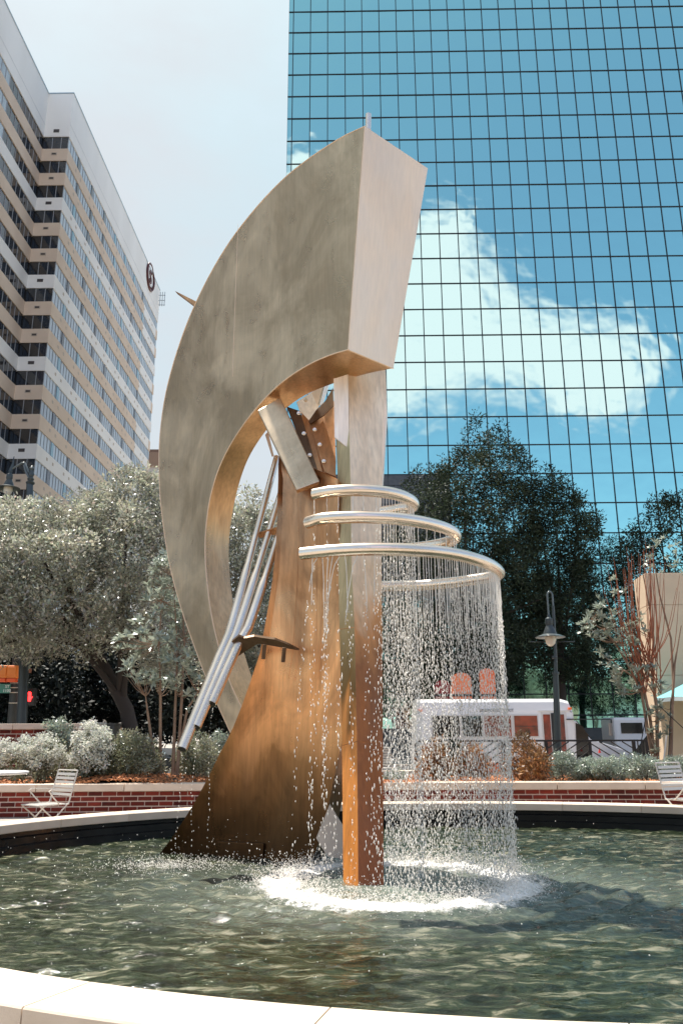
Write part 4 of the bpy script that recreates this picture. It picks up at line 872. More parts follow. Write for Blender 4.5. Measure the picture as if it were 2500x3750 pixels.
for i in range(46):
    s0 = (rr.uniform(1150, 1330), rr.uniform(1250, 1600)); e0 = (rr.uniform(860, 1480) if i % 3 else rr.uniform(960, 1250), 0); e0 = (e0[0], 340 + abs(e0[0] - 1180) * rr.uniform(.5, 1.3) + rr.uniform(0, 160))
    mid = ((s0[0] * .45 + e0[0] * .55) + (30 if e0[0] < 1180 else -30) * -1, (s0[1] + e0[1]) / 2 + 90); dd = rr.uniform(-.3, .3)
    pts = catmull([P(*c8([s0])[0], 14.6), P(*c8([mid])[0], 14.6 + dd * .6), P(*c8([e0])[0], 14.6 + dd)], 8); q.tube([Vector(p) - b0 for p in pts], [.010 - .007 * j / 7 for j in range(8)], 5); fan.append(pts[-1])
q.build('bare_shoots', m_red, sapr, kind='stuff')
for x, y in [(1270, 400), (1350, 370), (1390, 440), (1440, 420), (1460, 560), (1410, 600), (1230, 520), (1240, 440), (1330, 640), (950, 690), (960, 800), (1080, 900), (1450, 480), (1300, 420), (1480, 640), (1210, 560), (1380, 520), (1040, 790), (1250, 600), (820, 830)]:
    c = P(*c8([(x, y)])[0], 14.5 + rr.uniform(-.2, .2)); o = bpy.data.objects.new('leaf_cluster', wh[rr.randrange(4)]); C.objects.link(o); o.parent = sapr; o.location = c - b0; o.rotation_euler = (rr.gauss(0, .5), rr.gauss(0, .5), rr.uniform(0, 6)); s = rr.uniform(.6, .9); o.scale = (s, s, s)
m_blk = mat('black_strap', (.01, .01, .01), .6)
for a, b_ in (((1380, 2085), (1400, 1620)), ((1310, 1680), (1600, 1950)), ((1160, 2000), (1215, 1700))):
    pa, pb = [P(*c8([c])[0], 14.2) - b0 for c in (a, b_)]; MB().tube([pa, pb], .008, 5).build('stake_strap', m_blk, sapr)
pa, pb = [P(*c8([c])[0], 14.1) - b0 for c in ((1340, 2140), (1366, 1910))]; MB().tube([pa, pb], .012, 6).build('stake', mat('white_stake', (.7, .66, .6), .6), sapr)

# ------------------------------------------------------------------ left back brick wall, cabinets
cz_ = P(90, 1662, 14.6); gw = thing('garden_wall', 'brick garden wall with stone cap above the hydrangeas at left', 'brick wall', (0, 14.6, 0)); GB = Vector((0, 14.6, 0))
gcurve = lambda x, o=0, z=0: Vector((x, 14.6 + o, z)); xr_ = P(183, 1662, 14.6).x
brickwork(gw, gcurve, GB, xr_ - 2.2, xr_, cz_.z - .10 - 9 * .0735, 9, .2, .0735)
for i in range(2): wbox('cap_stone', xr_ + .04 - (i + 1) * 1.2 + .004, xr_ + .04 - i * 1.2 - .004, -.04, .24, cz_.z - .098, cz_.z, m_cap, gw, gcurve, GB, bevel=.006)
def cabinet(label, px0, px1, yt_, Y, m):
    a = P(px0, yt_, Y); b_ = P(px1, yt_, Y); w_ = b_.x - a.x; t = thing('utility_cabinet', label, 'utility cabinet', (a.x, Y, 0), 0, 'utility cabinets behind the planter')
    MB().box(0, w_, 0, .6, 0, a.z - .04).build('cabinet_body', m, t, bevel=.01); MB().box(-.02, w_ + .02, -.02, .62, a.z - .04, a.z).build('lid', m, t, bevel=.005)
    for i in range(2): MB().box(w_ * (.06 + .48 * i), w_ * (.46 + .48 * i), -.015, .0, .2, a.z - .15).build('door', m, t, bevel=.004)
cabinet('pale grey utility cabinet right of the garden wall', 181, 225, 1659, 18, mat('cabinet_grey', (.50, .45, .39), .6)); cabinet('darker green-grey utility cabinet beside the pale one', 232, 262, 1661, 19, mat('cabinet_dark', (.09, .085, .07), .6))

# ------------------------------------------------------------------ beige pillar
pt = P(1457, 1331, 19.5); pc = P(1480, 1317, 18.6); m_pil = mat('beige_stucco', (.62, .47, .33), .85, var=(.57, .43, .30), scale=2, bump=.15, bscale=50)
pil = thing('beige_pillar', 'tall beige stucco pier with a bright left side at the right edge', 'pier', (pc.x, 18.6, 0)); zt = P(1480, 1316, 18.6).z
for i, (z0, z1) in enumerate(((-.1, zt * .50), (zt * .50 + .006, zt * .84), (zt * .84 + .006, zt))):
    MB().prism([(0, 0, z0), (2.6, 0, z0), (2.6, 2.5, z0), (pt.x - pc.x, 1.0, z0)], (0, 0, z1 - z0)).build('stucco_block', m_pil, pil, bevel=.01)
MB().prism([(.03, .04, 0), (2.5, .04, 0), (2.5, 2.4, 0), (pt.x - pc.x + .05, 1.03, 0)], (0, 0, zt - .05)).build('joint_core', mat('joint_brown', (.45, .33, .23), .9), pil)

# ------------------------------------------------------------------ railing
m_rail = mat('rail_dark', (.035, .028, .024), .5, .3); RY = 17.0; zt = P(1352, 1699, RY).z; rz0 = zt - .98
rail = thing('metal_railing', 'dark metal railing with slanted chevron bars behind the boxwoods', 'railing', (P(1352, 1699, RY).x, RY, 0)); RX = P(1352, 1699, RY).x
pxs = [955, 1054, 1153, 1252, 1352, 1453]; X_ = [P(x, 1699, RY).x - RX for x in pxs]; xe_ = P(1482, 1699, RY).x - RX
MB().box(X_[0], xe_ + .02, -.03, .03, zt - .035, zt).build('top_rail', m_rail, rail); MB().box(X_[0], xe_, -.02, .02, rz0 + .05, rz0 + .09).build('bottom_rail', m_rail, rail)
for x in X_ + [xe_]: MB().box(x - .03, x + .03, -.032, .032, rz0 - .7, zt - .036).build('post', m_rail, rail)
for i in range(5):
    xa, xb = X_[i] + .03, X_[i + 1] - .03; up = i % 2 == 1; w_ = xb - xa; sl_ = .62 * w_
    for kx in range(-5, 9):
        z0 = rz0 + .09 + kx * .145; za, zb = (z0, z0 + sl_) if up else (z0 + sl_, z0)
        t0, t1 = 0., 1.; lo_, hi_ = rz0 + .1, zt - .04
        for val, s_ in ((lo_, 1), (hi_, -1)):
            fa, fb = (za - val) * s_, (zb - val) * s_
            if fa < 0 and fb < 0: t0, t1 = 1, 0
            elif fa < 0: t0 = max(t0, fa / (fa - fb))
            elif fb < 0: t1 = min(t1, fa / (fa - fb))
        if t1 - t0 > .05: MB().bar((xa + w_ * t0, 0, za + (zb - za) * t0), (xa + w_ * t1, 0, za + (zb - za) * t1), .02, .028, (0, 1, 0)).build('bar', m_rail, rail)
for j in range(2): x = X_[5] + (xe_ - X_[5]) * (j + 1) / 3; MB().box(x - .01, x + .01, -.01, .01, rz0 + .1, zt - .036).build('bar', m_rail, rail)

# ------------------------------------------------------------------ lamps
m_iron = mat('lamp_iron', (.055, .065, .067), .35, .4); m_irl = mat('lamp_iron_light', (.13, .145, .145), .3, .5); m_glb = mat('lamp_globe', (.75, .66, .55), .2, 0, .6)
def lamphead(t, h, s=1.):
    """bell shaped hood hanging from h"""
    o = smooth_angle(MB().lathe([(0, 0), (.035 * s, 0), (.04 * s, -.06 * s), (.085 * s, -.09 * s), (.09 * s, -.2 * s), (.075 * s, -.24 * s), (.10 * s, -.30 * s), (.13 * s, -.36 * s), (.15 * s, -.44 * s)], h, 18).build('hood', m_iron, t), 40)
    smooth_angle(MB().lathe([(.13 * s, -.43 * s), (.2 * s, -.45 * s), (.33 * s, -.50 * s), (.325 * s, -.515 * s), (.12 * s, -.48 * s)], h, 24).build('shade', m_irl, t), 40)
    smooth_angle(MB().lathe([(.12 * s, -.46 * s), (.125 * s, -.56 * s), (.10 * s, -.65 * s), (.05 * s, -.70 * s), (0, -.71 * s)], h, 16).build('globe', m_glb, t), 60)
LYr = 18.; bse = P(1279, 1720, LYr); zt = P(1264, 1357, LYr).z
lr = thing('street_lamp', 'dark post lamp with gooseneck bell shade in front of the bus', 'street lamp', (bse.x, LYr, 0), 0, 'gooseneck street lamps'); hz = P(1259, 1412, LYr).z; hx = P(1259, 1412, LYr).x - bse.x
tx_ = P(1270, 1400, LYr).x - bse.x
smooth_angle(MB().tube([(0, 0, -.05), (0, 0, .5), (tx_ * .6, 0, 2.4)], [.10, .085, .062], 12).build('pole', m_iron, lr), 40)
smooth_angle(MB().tube([(tx_ * .6, 0, 2.4), (tx_ * .8, 0, 2.8), (tx_, 0, zt - .35)], [.042, .036, .03], 10).build('upper_pole', m_iron, lr), 40)
for z, r_ in ((2.4, .075), (2.75, .06), (.5, .11)): smooth_angle(MB().lathe([(0, -.03), (r_, -.03), (r_ * 1.08, 0), (r_, .03), (0, .03)], (tx_ * .6 if z > 1 else 0, 0, z), 12).build('collar', m_iron, lr), 40)
arc_ = [(tx_, 0, zt - .35)] + [((tx_ + hx) / 2 + (tx_ - hx) / 2 * math.cos(a), 0, zt - .12 + .10 * math.sin(a)) for a in np.linspace(0, math.pi, 9)] + [(hx, 0, hz)]
smooth_angle(MB().tube(arc_, .022, 8).build('gooseneck', m_irl, lr), 60); lamphead(lr, (hx, 0, hz))
zc = P(1262, 1473, LYr).z; zc = P(1270, 1474, LYr).z; MB().tube([(tx_ * .5 - .5, 0, zc - .0), (tx_ * .5 + .5, 0, zc - .0)], .011, 6).build('banner_arm', m_iron, lr)
MB().box(tx_ * .5 - .065, tx_ * .5 + .065, -.07, .07, zc + .1, zc + .24).build('label_plate', mat('plate_pale', (.6, .58, .55), .5), lr)
LYl = 20.; pb = P(62, 1240, LYl); bs = thing('street_lamp', 'tall dark street lamp with drooping bell shade above the oak at left', 'street lamp', (P(58, 1682, LYl).x, LYl, 0), 0, 'gooseneck street lamps'); bx0 = P(58, 1682, LYl).x
def LP(x, y): return P(x, y, LYl) - Vector((bx0, LYl, 0)) + Vector((0, 0, 0))
pp_ = [LP(58, 1682), LP(66, 1230), LP(69, 1110)]; pp_[0].z = 0
smooth_angle(MB().tube(pp_, [.13, .10, .085], 12).build('pole', m_iron, bs), 40)
smooth_angle(MB().lathe([(0, 0), (.10, 0), (.12, .04), (.07, .09), (.09, .14), (.05, .2), (.08, .27), (.04, .36), (.07, .42), (.03, .5), (0, .52)], LP(70, 1112), 12).build('finial', m_iron, bs), 50)
smooth_angle(MB().tube([LP(67, 1085), LP(58, 1064), LP(52, 1063), LP(40, 1070), LP(28, 1077)], .026, 8).build('arm', m_irl, bs), 60)
smooth_angle(MB().tube([LP(68, 1098), LP(60, 1083), LP(56, 1068)], .03, 8).build('arm', m_irl, bs), 60)
hp = LP(24, 1083); smooth_angle(MB().tube([hp, hp + Vector((.05, 0, .2)), hp + Vector((.06, 0, .42))], [.05, .03, .01], 8).build('finial', m_iron, bs), 60); lamphead(bs, tuple(hp), .92)

# ------------------------------------------------------------------ traffic signals, street signs
TY_ = 24.
def TP(x, y, o=0): return P(x, y, TY_ + o)
m_pole = mat('signal_pole', (.05, .05, .045), .5, .3, var=(.04, .04, .036)); m_org = mat('signal_orange', (.78, .22, .03), .45, var=(.7, .18, .02)); m_grn = mat('sign_green', (.06, .20, .15), .5); m_sw = mat('sign_white', (.75, .78, .75), .5)
bx1 = P(31, 1682, TY_).x; tsg = thing('signal_pole', 'thick dark banded traffic signal pole at left behind the garden wall', 'signal pole', (bx1, TY_, -.3)); TB = Vector((bx1, TY_, -.3))
smooth_angle(MB().tube([Vector((0, 0, 0)), TP(30, 1665) - TB, TP(40, 1530) - TB, TP(44, 1440) - TB], [.17, .16, .14, .12], 14).build('pole', m_pole, tsg), 40)
for y in (1538, 1546, 1562, 1569, 1580, 1591, 1615):
    p = TP(31 + (1665 - y) * .075, y) - TB; MB().lathe([(.165, -.012), (.175, 0), (.165, .012)], p, 14).build('steel_band', mat('band_steel', (.5, .47, .4), .35, .8), tsg)
def sig(label, x0, x1):
    a = TP(x0, 1528, -.3); c_ = TP(x1, 1566, -.3); t = thing('traffic_signal', label, 'traffic light', (a.x, a.y, c_.z), 0, 'orange traffic signal heads seen from behind'); w_ = c_.x - a.x; h_ = a.z - c_.z
    MB().box(0, w_, 0, .28, .1, h_).build('housing', m_org, t, bevel=.04); MB().box(.03, w_ - .03, -.02, .24, 0, .1).build('bracket', mat('signal_red_orange', (.75, .10, .02), .5), t, bevel=.02)
    MB().box(w_ * .1, w_ * .9, -.02, 0, h_ * .4, h_ * .9).build('back_cover', m_org, t, bevel=.02)
sig('orange traffic signal housing nearest the pole', 17, 38); sig('orange traffic signal housing at the left frame edge', -6, 15)
def ssign(label, x0, x1, y0, y1, lines, tx):
    a = TP(x0, y0, -.2); c_ = TP(x1, y1, -.2); t = thing('street_sign', label, 'street sign', (a.x, a.y, c_.z), 0, 'green street name signs'); w_ = c_.x - a.x; h_ = a.z - c_.z; MB().box(0, w_, 0, .01, 0, h_).build('sign_plate', m_grn, t)
    for i, s_ in enumerate(lines): text_obj(s_, h_ * .45, m_sw, t, Matrix.Translation((w_ * tx, -.004, h_ * (.7 - .45 * i))) @ Matrix.Rotation(math.pi / 2, 4, 'X'))
ssign('green street sign reading ST 1100 left of the signal pole', -25, 23, 1571, 1592, ['ST', '1100'], .86); ssign('small green street sign right of the signal pole', 46, 64, 1572, 1592, ['D', '600'], .7)
a = TP(50, 1536); t = thing('brown_sign', 'small brown sign at the top right of the signal pole', 'sign', a); MB().box(0, .3, 0, .02, -.12, 0).build('sign_plate', mat('brown_sign', (.2, .07, .03), .6), t)
a = TP(67, 1600); t = thing('pedestrian_signal', 'pedestrian signal with a glowing red hand', 'pedestrian signal', a)
MB().box(-.16, .16, .02, .2, -.24, .24).build('housing', mat('signal_black', (.015, .012, .01), .5), t)
m_hand = mat('red_hand_light', (.8, .02, .02), .5, emit=((1, .02, .02), 3.0)); q = MB(); q.box(-.06, .06, 0, .02, -.14, .02)
for i in range(4): q.box(-.058 + i * .031, -.035 + i * .031, 0, .02, .025, .12 + (.02 if i in (1, 2) else 0))
q.bar((.06, .01, -.06), (.10, .01, .0), .025); q.build('hand_symbol', m_hand, t)
for x, y in ((55, 1583), (48, 1607)): pass

# ------------------------------------------------------------------ furniture
m_chair = mat('white_powder_coat', (.58, .54, .49), .4, .1)
def chair(label, loc, rz, sc_=1.):
    t = thing('metal_chair', label, 'chair', loc, rz, 'slatted metal bistro chairs'); t.scale = (sc_,) * 3
    # local: faces -x (seat towards -x), back at +x
    for i in range(8): z = .0; x = -.21 + i * .055; MB().box(x, x + .038, -.2, .2, .44, .452).build('seat_slat', m_chair, t)
    for i in range(6):
        z = .56 + i * .05; x = .2 + (z - .45) * .22; MB().bar((x, -.19, z), (x, .19, z), .008, .034, (.2, 0, 1)).build('back_slat', m_chair, t)
    for s_ in (-1, 1):
        y = s_ * .205
        MB().tube([(.34, y, 0.0) if False else (-.22, y, 0), (-.08, y, .2), (.17, y, .44), (.20, y, .46), (.30, y, .86)], .009, 6).build('back_leg', m_chair, t)
        MB().tube([(.26, y * .93, 0), (.1, y * .93, .2), (-.2, y * .93, .43), (-.23, y * .93, .45), (.19, y * .93, .45)], .009, 6).build('front_leg', m_chair, t)
        MB().tube([(.24, y, .62), (-.08, y * 1.05, .64), (-.12, y * 1.05, .62), (-.02, y, .52), (.06, y, .45)], .008, 6).build('arm', m_chair, t)
    MB().tube([(.30, -.205, .86), (.30, .205, .86)], .009, 6).build('top_bar', m_chair, t); MB().tube([(.255, -.19, .02), (.255, .19, .02)], .007, 6).build('stretcher', m_chair, t)
    return t
p = P(110, 1800, 9.0); chair('white slatted metal chair at left in front of the brick wall', (p.x, 9.0, .06), .95, .82)
p = P(1582, 1800, 9.9); chair('white slatted metal chair cut off by the right edge', (p.x, 9.9, -.06), 2.05, .98)
p = P(884, 1780, 17.2); chair('white slatted metal chair just visible behind the water beside the column', (p.x, 17.2, .0), -1.9)
tp = P(8, 1772, 9.1); t = thing('cafe_table', 'white round table top at the left edge beside the chair', 'table', (tp.x - .1, 9.1, 0)); zt = tp.z
smooth_angle(MB().lathe([(0, zt - .03), (.33, zt - .03), (.36, zt - .02), (.36, zt - .003), (.35, zt), (0, zt)], (0, 0, 0), 40).build('table_top', mat('table_white', (.72, .70, .67), .35), t), 40); MB().tube([(0, 0, .02), (0, 0, zt - .03)], .03, 10).build('pedestal', m_chair, t); smooth_angle(MB().lathe([(0, 0), (.24, 0), (.24, .015), (.04, .04), (0, .04)], (0, 0, 0), 24).build('foot', m_chair, t), 40)
# umbrella
uy = 17.6; ut = P(1503, 1604, uy); um = thing('patio_umbrella', 'teal patio umbrella reaching in at the right edge', 'umbrella', (ut.x + 1.35, uy, 0)); m_teal = mat('teal_canvas', (.16, .50, .52), .8); uz = ut.z
rim_ = [(1.35 * math.cos(math.pi + i * math.pi / 4), 1.35 * math.sin(math.pi + i * math.pi / 4), uz) for i in range(8)]
for i in range(8):
    a = rim_[i]; b_ = rim_[(i + 1) % 8]; mid = ((a[0] + b_[0]) / 2 * .96, (a[1] + b_[1]) / 2 * .96, uz + .02)
    raw('canopy_panel', [(0, 0, uz + .62), a, mid, b_], [(0, 1, 2), (0, 2, 3)], m_teal, um); raw('valance', [a, mid, b_, (b_[0], b_[1], uz - .09), (mid[0], mid[1], uz - .07), (a[0], a[1], uz - .09)], [(0, 1, 4, 5), (1, 2, 3, 4)], mat('valance_pale', (.55, .62, .62), .8), um)
    MB().bar((0, 0, uz + .6), (a[0] * .99, a[1] * .99, uz - .005), .012).build('rib', m_chair, um)
MB().tube([(0, 0, 0), (0, 0, uz + .68)], .025, 10).build('pole', m_chair, um)
bl = thing('bench', 'pale concrete bench behind the wall left of the bus beyond the water', 'bench', (P(905, 1775, 16.8).x, 16.8, 0)); MB().box(-.35, .55, -.2, .2, .25, P(905, 1770, 16.8).z).build('seat', m_stone, bl); MB().box(-.3, -.2, -.18, .18, 0, .25).build('support', m_stone, bl); MB().box(.4, .5, -.18, .18, 0, .25).build('support', m_stone, bl)

# ------------------------------------------------------------------ bus
BY = 31.; c9 = lambda pts: cp(1750, 2530, 3.92, pts)
m_bus = mat('bus_white_paint', (.74, .71, .69), .3, 0, .5, var=(.70, .67, .65), scale=.8, coat=.3); m_dkg = mat('dark_window_glass', (.012, .012, .012), .05, 0, .5); m_redg = mat('mottled_red_glass', (.26, .03, .015), .15, 0, .8, var=(.06, .01, .008), scale=2.2, detail=2); m_rub = mat('rubber', (.015, .015, .015), .7); m_trim = mat('bus_trim', (.58, .55, .53), .4)  # red panes: a mottled red put into the glass colour
bX = P(1316, 1650, BY).x; bus = thing('shuttle_bus', 'white shuttle bus parked behind the railing and the water curtain', 'bus', (bX, BY, -.6)); BBs = Vector((bX, BY, -.6))
def bp_(x, y, d=0): return P(x, y, BY + d) - BBs
xl = bp_(952, 1650).x; zr = bp_(1130, 1604).z; zk = bp_(1130, 1752).z; zsh = bp_(1130, 1637).z
prof = [(0, zk), (0, zsh), (.03, zsh + .12), (.12, zr - .14), (.30, zr - .03), (.6, zr), (1.7, zr), (2.0, zr - .03), (2.18, zr - .14), (2.27, zsh + .12), (2.3, zsh), (2.3, zk)]
q = MB(); stn = [(xl, .0), (xl + .12, 1), (-.35, 1), (-.1, .97), (0, .86)]
v = []; f = []
for (x, s_) in stn:
    for (y, z) in prof: v.append((x + (.12 * (z - zk) / (zr - zk) if s_ == 0 else 0), y, z if s_ in (0, 1) else zk + (z - zk) * (s_ if z > zsh else 1)))
K = len(prof)
for i in range(len(stn) - 1):
    for j in range(K): a = i * K + j; b_ = i * K + (j + 1) % K; f.append((a, b_, b_ + K, a + K))
f.append(tuple(range(K))); f.append(tuple((len(stn) - 1) * K + j for j in range(K - 1, -1, -1))); q.add(v, f); smooth_angle(q.build('body', m_bus, bus), 35)
wz1, wz0 = bp_(1200, 1644).z, bp_(1200, 1691).z
for (a, b_, red) in ((993, 1054, 0), (1060, 1106, 0), (1112, 1172, 1), (1180, 1233, 1)):
    xa, xb = bp_(a, 1660).x, bp_(b_, 1660).x; wo = MB().box(xa - .05, xb + .05, -.03, .0, wz0 - .05, wz1 + .05).build('window', m_trim, bus); MB().box(xa, xb, -.045, -.031, wz0, wz1).build('pane', m_redg if red else m_dkg, wo); MB().box(xa, xb, -.05, -.046, (wz0 + wz1) / 2 - .02, (wz0 + wz1) / 2).build('divider', m_rub, wo)
dr = MB().box(bp_(1243, 1650).x, bp_(1300, 1650).x, -.03, 0, zk + .05, bp_(1250, 1636).z).build('door', m_trim, bus)
for (a, b_) in ((1246, 1262), (1280, 1294)): MB().box(bp_(a, 1650).x, bp_(b_, 1650).x, -.045, -.031, zk + .2, bp_(1250, 1641).z).build('door_pane', m_redg, dr)
MB().box(bp_(1264, 1650).x, bp_(1278, 1650).x, -.045, -.031, zk + .1, bp_(1250, 1638).z).build('door_gap', m_rub, dr)
MB().box(bp_(1235, 1630).x, bp_(1306, 1630).x, -.04, 0, bp_(1250, 1634).z, bp_(1250, 1632).z).build('drip_rail', m_trim, bus)
for x, y in ((1308, 1627), (965, 1631)): MB().box(bp_(x - 4, y).x, bp_(x + 4, y).x, -.03, .06, bp_(x, y + 3).z, bp_(x, y - 2).z).build('marker_light', mat('amber_lens', (.85, .16, .03), .3), bus, bevel=.01)
MB().box(xl + .1, 0, -.02, .0, bp_(1100, 1700).z - .02, bp_(1100, 1700).z + .02).build('side_trim', m_trim, bus)
m_txt = mat('bus_lettering', (.05, .05, .05), .6); pz_ = bp_(1140, 1632); text_obj('EMERGENCY EXIT', .16, m_txt, bus, Matrix.Translation((pz_.x, -.006, pz_.z)) @ Matrix.Rotation(math.pi / 2, 4, 'X'))
pz_ = bp_(1186, 1714); text_obj('CENTER', .34, m_txt, bus, Matrix.Translation((pz_.x - .1, -.03, pz_.z)) @ Matrix.Rotation(math.pi / 2, 4, 'X'))
q = MB(); cab = [(1314, 1655), (1322, 1656), (1356, 1698), (1400, 1711), (1432, 1722), (1440, 1738), (1440, 1756), (1314, 1758)]
q.prism([bp_(x, y, .15) for x, y in cab], (0, 1.9, 0)); q.build('cab', m_bus, bus, bevel=.03)
MB().prism([bp_(x, y, .13) for x, y in ((1321, 1660), (1337, 1668), (1350, 1690), (1352, 1712), (1352, 1742), (1324, 1742))], (0, .03, 0)).build('cab_window', m_dkg, bus)
MB().prism([bp_(x, y, .2) for x, y in ((1323, 1655), (1357, 1696), (1354, 1697), (1319, 1656))], (0, 1.8, 0)).build('windshield', m_dkg, bus)
MB().bar(bp_(1300, 1652, -.05), bp_(1400, 1652, -.2), .04).bar(bp_(1402, 1652, -.2), bp_(1403, 1662, -.2), .04).build('mirror_arm', m_rub, bus); MB().box(*(lambda a, b_: (a.x, b_.x, a.y, a.y + .12, b_.z, a.z))(bp_(1398, 1661, -.25), bp_(1407, 1690, -.25))).build('mirror', mat('mirror_grey', (.2, .17, .15), .5), bus, bevel=.02)
def wheel(parent, loc, r_=.38):
    o = smooth_angle(MB().lathe([(.2, -.11), (r_ - .03, -.12), (r_, -.08), (r_, .08), (r_ - .03, .12), (.2, .11)], (0, 0, 0), 24).build('wheel', m_rub, parent), 40); o.location = loc; o.rotation_euler = (math.pi / 2, 0, 0)
    MB().lathe([(0, .06), (.1, .1), (.2, .07), (.21, .11)], (0, 0, 0), 20).lathe([(0, -.06), (.1, -.1), (.2, -.07), (.21, -.11)], (0, 0, 0), 20).build('rim', mat('rim_steel', (.4, .4, .4), .4, .6), o)
for x in (bp_(1040, 1750).x, bp_(1418, 1750).x):
    for y in (.1, 2.1): wheel(bus, (x, y, .38))
q = MB().lathe([(0, .35), (.09, 0), (.12, 0), (.12, -.02), (0, -.02)], (bp_(1324, 1712, -.1).x + .05, -.4, bp_(1324, 1716).z - .0), 12)
cn = thing('traffic_cone', 'small red cone shape beside the bus cab', 'traffic cone', tuple(P(1375, 1716, 30) - Vector((0, 0, .2)))); MB().lathe([(.0, .4), (.02, .4), (.1, .02), (.14, .02), (.14, 0), (0, 0)], (0, 0, 0), 14).build('cone', mat('cone_red', (.7, .04, .02), .5), cn); cn.scale = (.45,) * 3
# cars
def car(label, loc, rz, m, L_=4.5, tall=1.45, name='parked_car', tail=None, group=None):
    t = thing(name, label, 'car', loc, rz, group); h = tall
    side = [(-L_ / 2, .35), (-L_ / 2 - .02, .75), (-L_ / 2 + .25, .95), (-L_ * .33, h * .93), (-L_ * .2, h), (L_ * .08, h), (L_ * .22, .98), (L_ / 2 - .15, .82), (L_ / 2, .6), (L_ / 2, .3)]
    q = MB(); v = []; n = len(side)
    for s_ in (-1, 1):
        for x, z in side: v.append((x, s_ * (.86 - (.16 if z > 1 else 0)), z))
    q.add(v, [tuple(range(n)), tuple(range(2 * n - 1, n - 1, -1))] + [(i, (i + 1) % n, (i + 1) % n + n, i + n) for i in range(n)]); smooth_angle(q.build('body', m, t, bevel=.05), 40)
    for s_ in (-1, 1):
        for poly in ([(-L_ * .31, 1.0), (-L_ * .28, h * .9), (-L_ * .1, h * .94), (-L_ * .1, 1.0)], [(-L_ * .08, 1.0), (-L_ * .08, h * .94), (L_ * .07, h * .93), (L_ * .17, 1.0)]):
            MB().prism([(x, s_ * (.86 - .0 if z < 1.05 else .74) + s_ * .008, z) for x, z in poly], (0, -s_ * .02, 0)).build('side_window', m_dkg, t)
    MB().prism([(L_ * .09, -.66, h * .95), (L_ * .09, .66, h * .95), (L_ * .215, .74, 1.0), (L_ * .215, -.74, 1.0)], (.03, 0, .02)).build('windshield', m_dkg, t)
    for x in (-L_ * .3, L_ * .31):
        for y in (-.8, .8): wheel(t, (x, y, .33), .33)
    for y in (-.6, .6): MB().box(-L_ / 2 - .03, -L_ / 2 + .02, y - .15, y + .15, .68, .82).build('tail_light', mat('tail_red', (.6, .01, .01), .3, emit=((1, .02, .02), .8)), t); MB().box(L_ / 2 - .05, L_ / 2 + .01, y - .15, y + .15, .55, .7).build('headlight', mat('head_lens', (.6, .6, .6), .1), t)
    return t
m_cblk = mat('car_black', (.012, .012, .013), .15, 0, .7, coat=.6)
car('black suv in front of the bus nose at the railing end', (P(1462, 1715, 29.2).x + 1.2, 29.4, -.6), math.pi, m_cblk, 4.6, 1.75)
car('dark car with a red tail light seen between the tubes and the leg', (P(500, 1690, 33).x + 1.6, 33, -.6), 0, m_cblk, group='dark cars on the street at left'); car('dark car half hidden behind the green shrub at left', (P(310, 1690, 30).x, 30.5, -.6), .1, m_cblk, group='dark cars on the street at left')
va = P(1406, 1648, 40); vb = P(1500, 1700, 40); van = thing('white_van', 'second white van farther back beside the beige pillar', 'van', (va.x, 40, -.6)); h_ = va.z + .6
MB().box(0, 5.2, 0, 2, .45, h_).build('body', m_bus, van, bevel=.12); 
for i in range(4): MB().box(.35 + i * 1.15, 1.4 + i * 1.15, -.02, 0, h_ - .75, h_ - .25).build('window', m_dkg, van)
for x in (1, 4.2): wheel(van, (x, .1, .36)); wheel(van, (x, 1.9, .36))
# orange panels in front of the tower lobby
def opanel(label, x0, x1, yt_, yb_, Y, m):
    a = P(x0, yb_, Y); b_ = P(x1, yb_, Y); zt = P(x0, yt_, Y).z; w_ = b_.x - a.x; t = thing('orange_panel', label, 'orange panel', (a.x, Y, -.6), 0, 'rounded orange panels behind the bus'); pts = [(0, 0, 0), (w_, 0, 0), (w_, 0, zt - w_ * .35 + .6)] + [(w_ / 2 + w_ / 2 * math.cos(i * math.pi / 10), 0, zt + .6 - w_ * .35 + w_ * .35 * math.sin(i * math.pi / 10)) for i in range(1, 10)] + [(0, 0, zt - w_ * .35 + .6)]
    MB().prism(pts, (0, .15, 0)).build('panel', m, t); MB().box(-.05, w_ + .05, -.05, 0, P(x0, 1597, Y).z + .55, P(x0, 1597, Y).z + .65).build('cross_bar', m_rub, t)
m_or = mat('orange_plastic', (.85, .17, .05), .5, var=(.9, .25, .1), scale=.8)
opanel('tall rounded orange panel left of the two above the bus roof', 1041, 1087, 1545, 1680, 36.5, m_or); opanel('rounded orange panel right of the two above the bus roof', 1107, 1143, 1535, 1680, 36.5, m_or); opanel('dark red panel at the left end above the bus', 1003, 1037, 1562, 1680, 37, mat('dark_red_panel', (.25, .02, .02), .5))

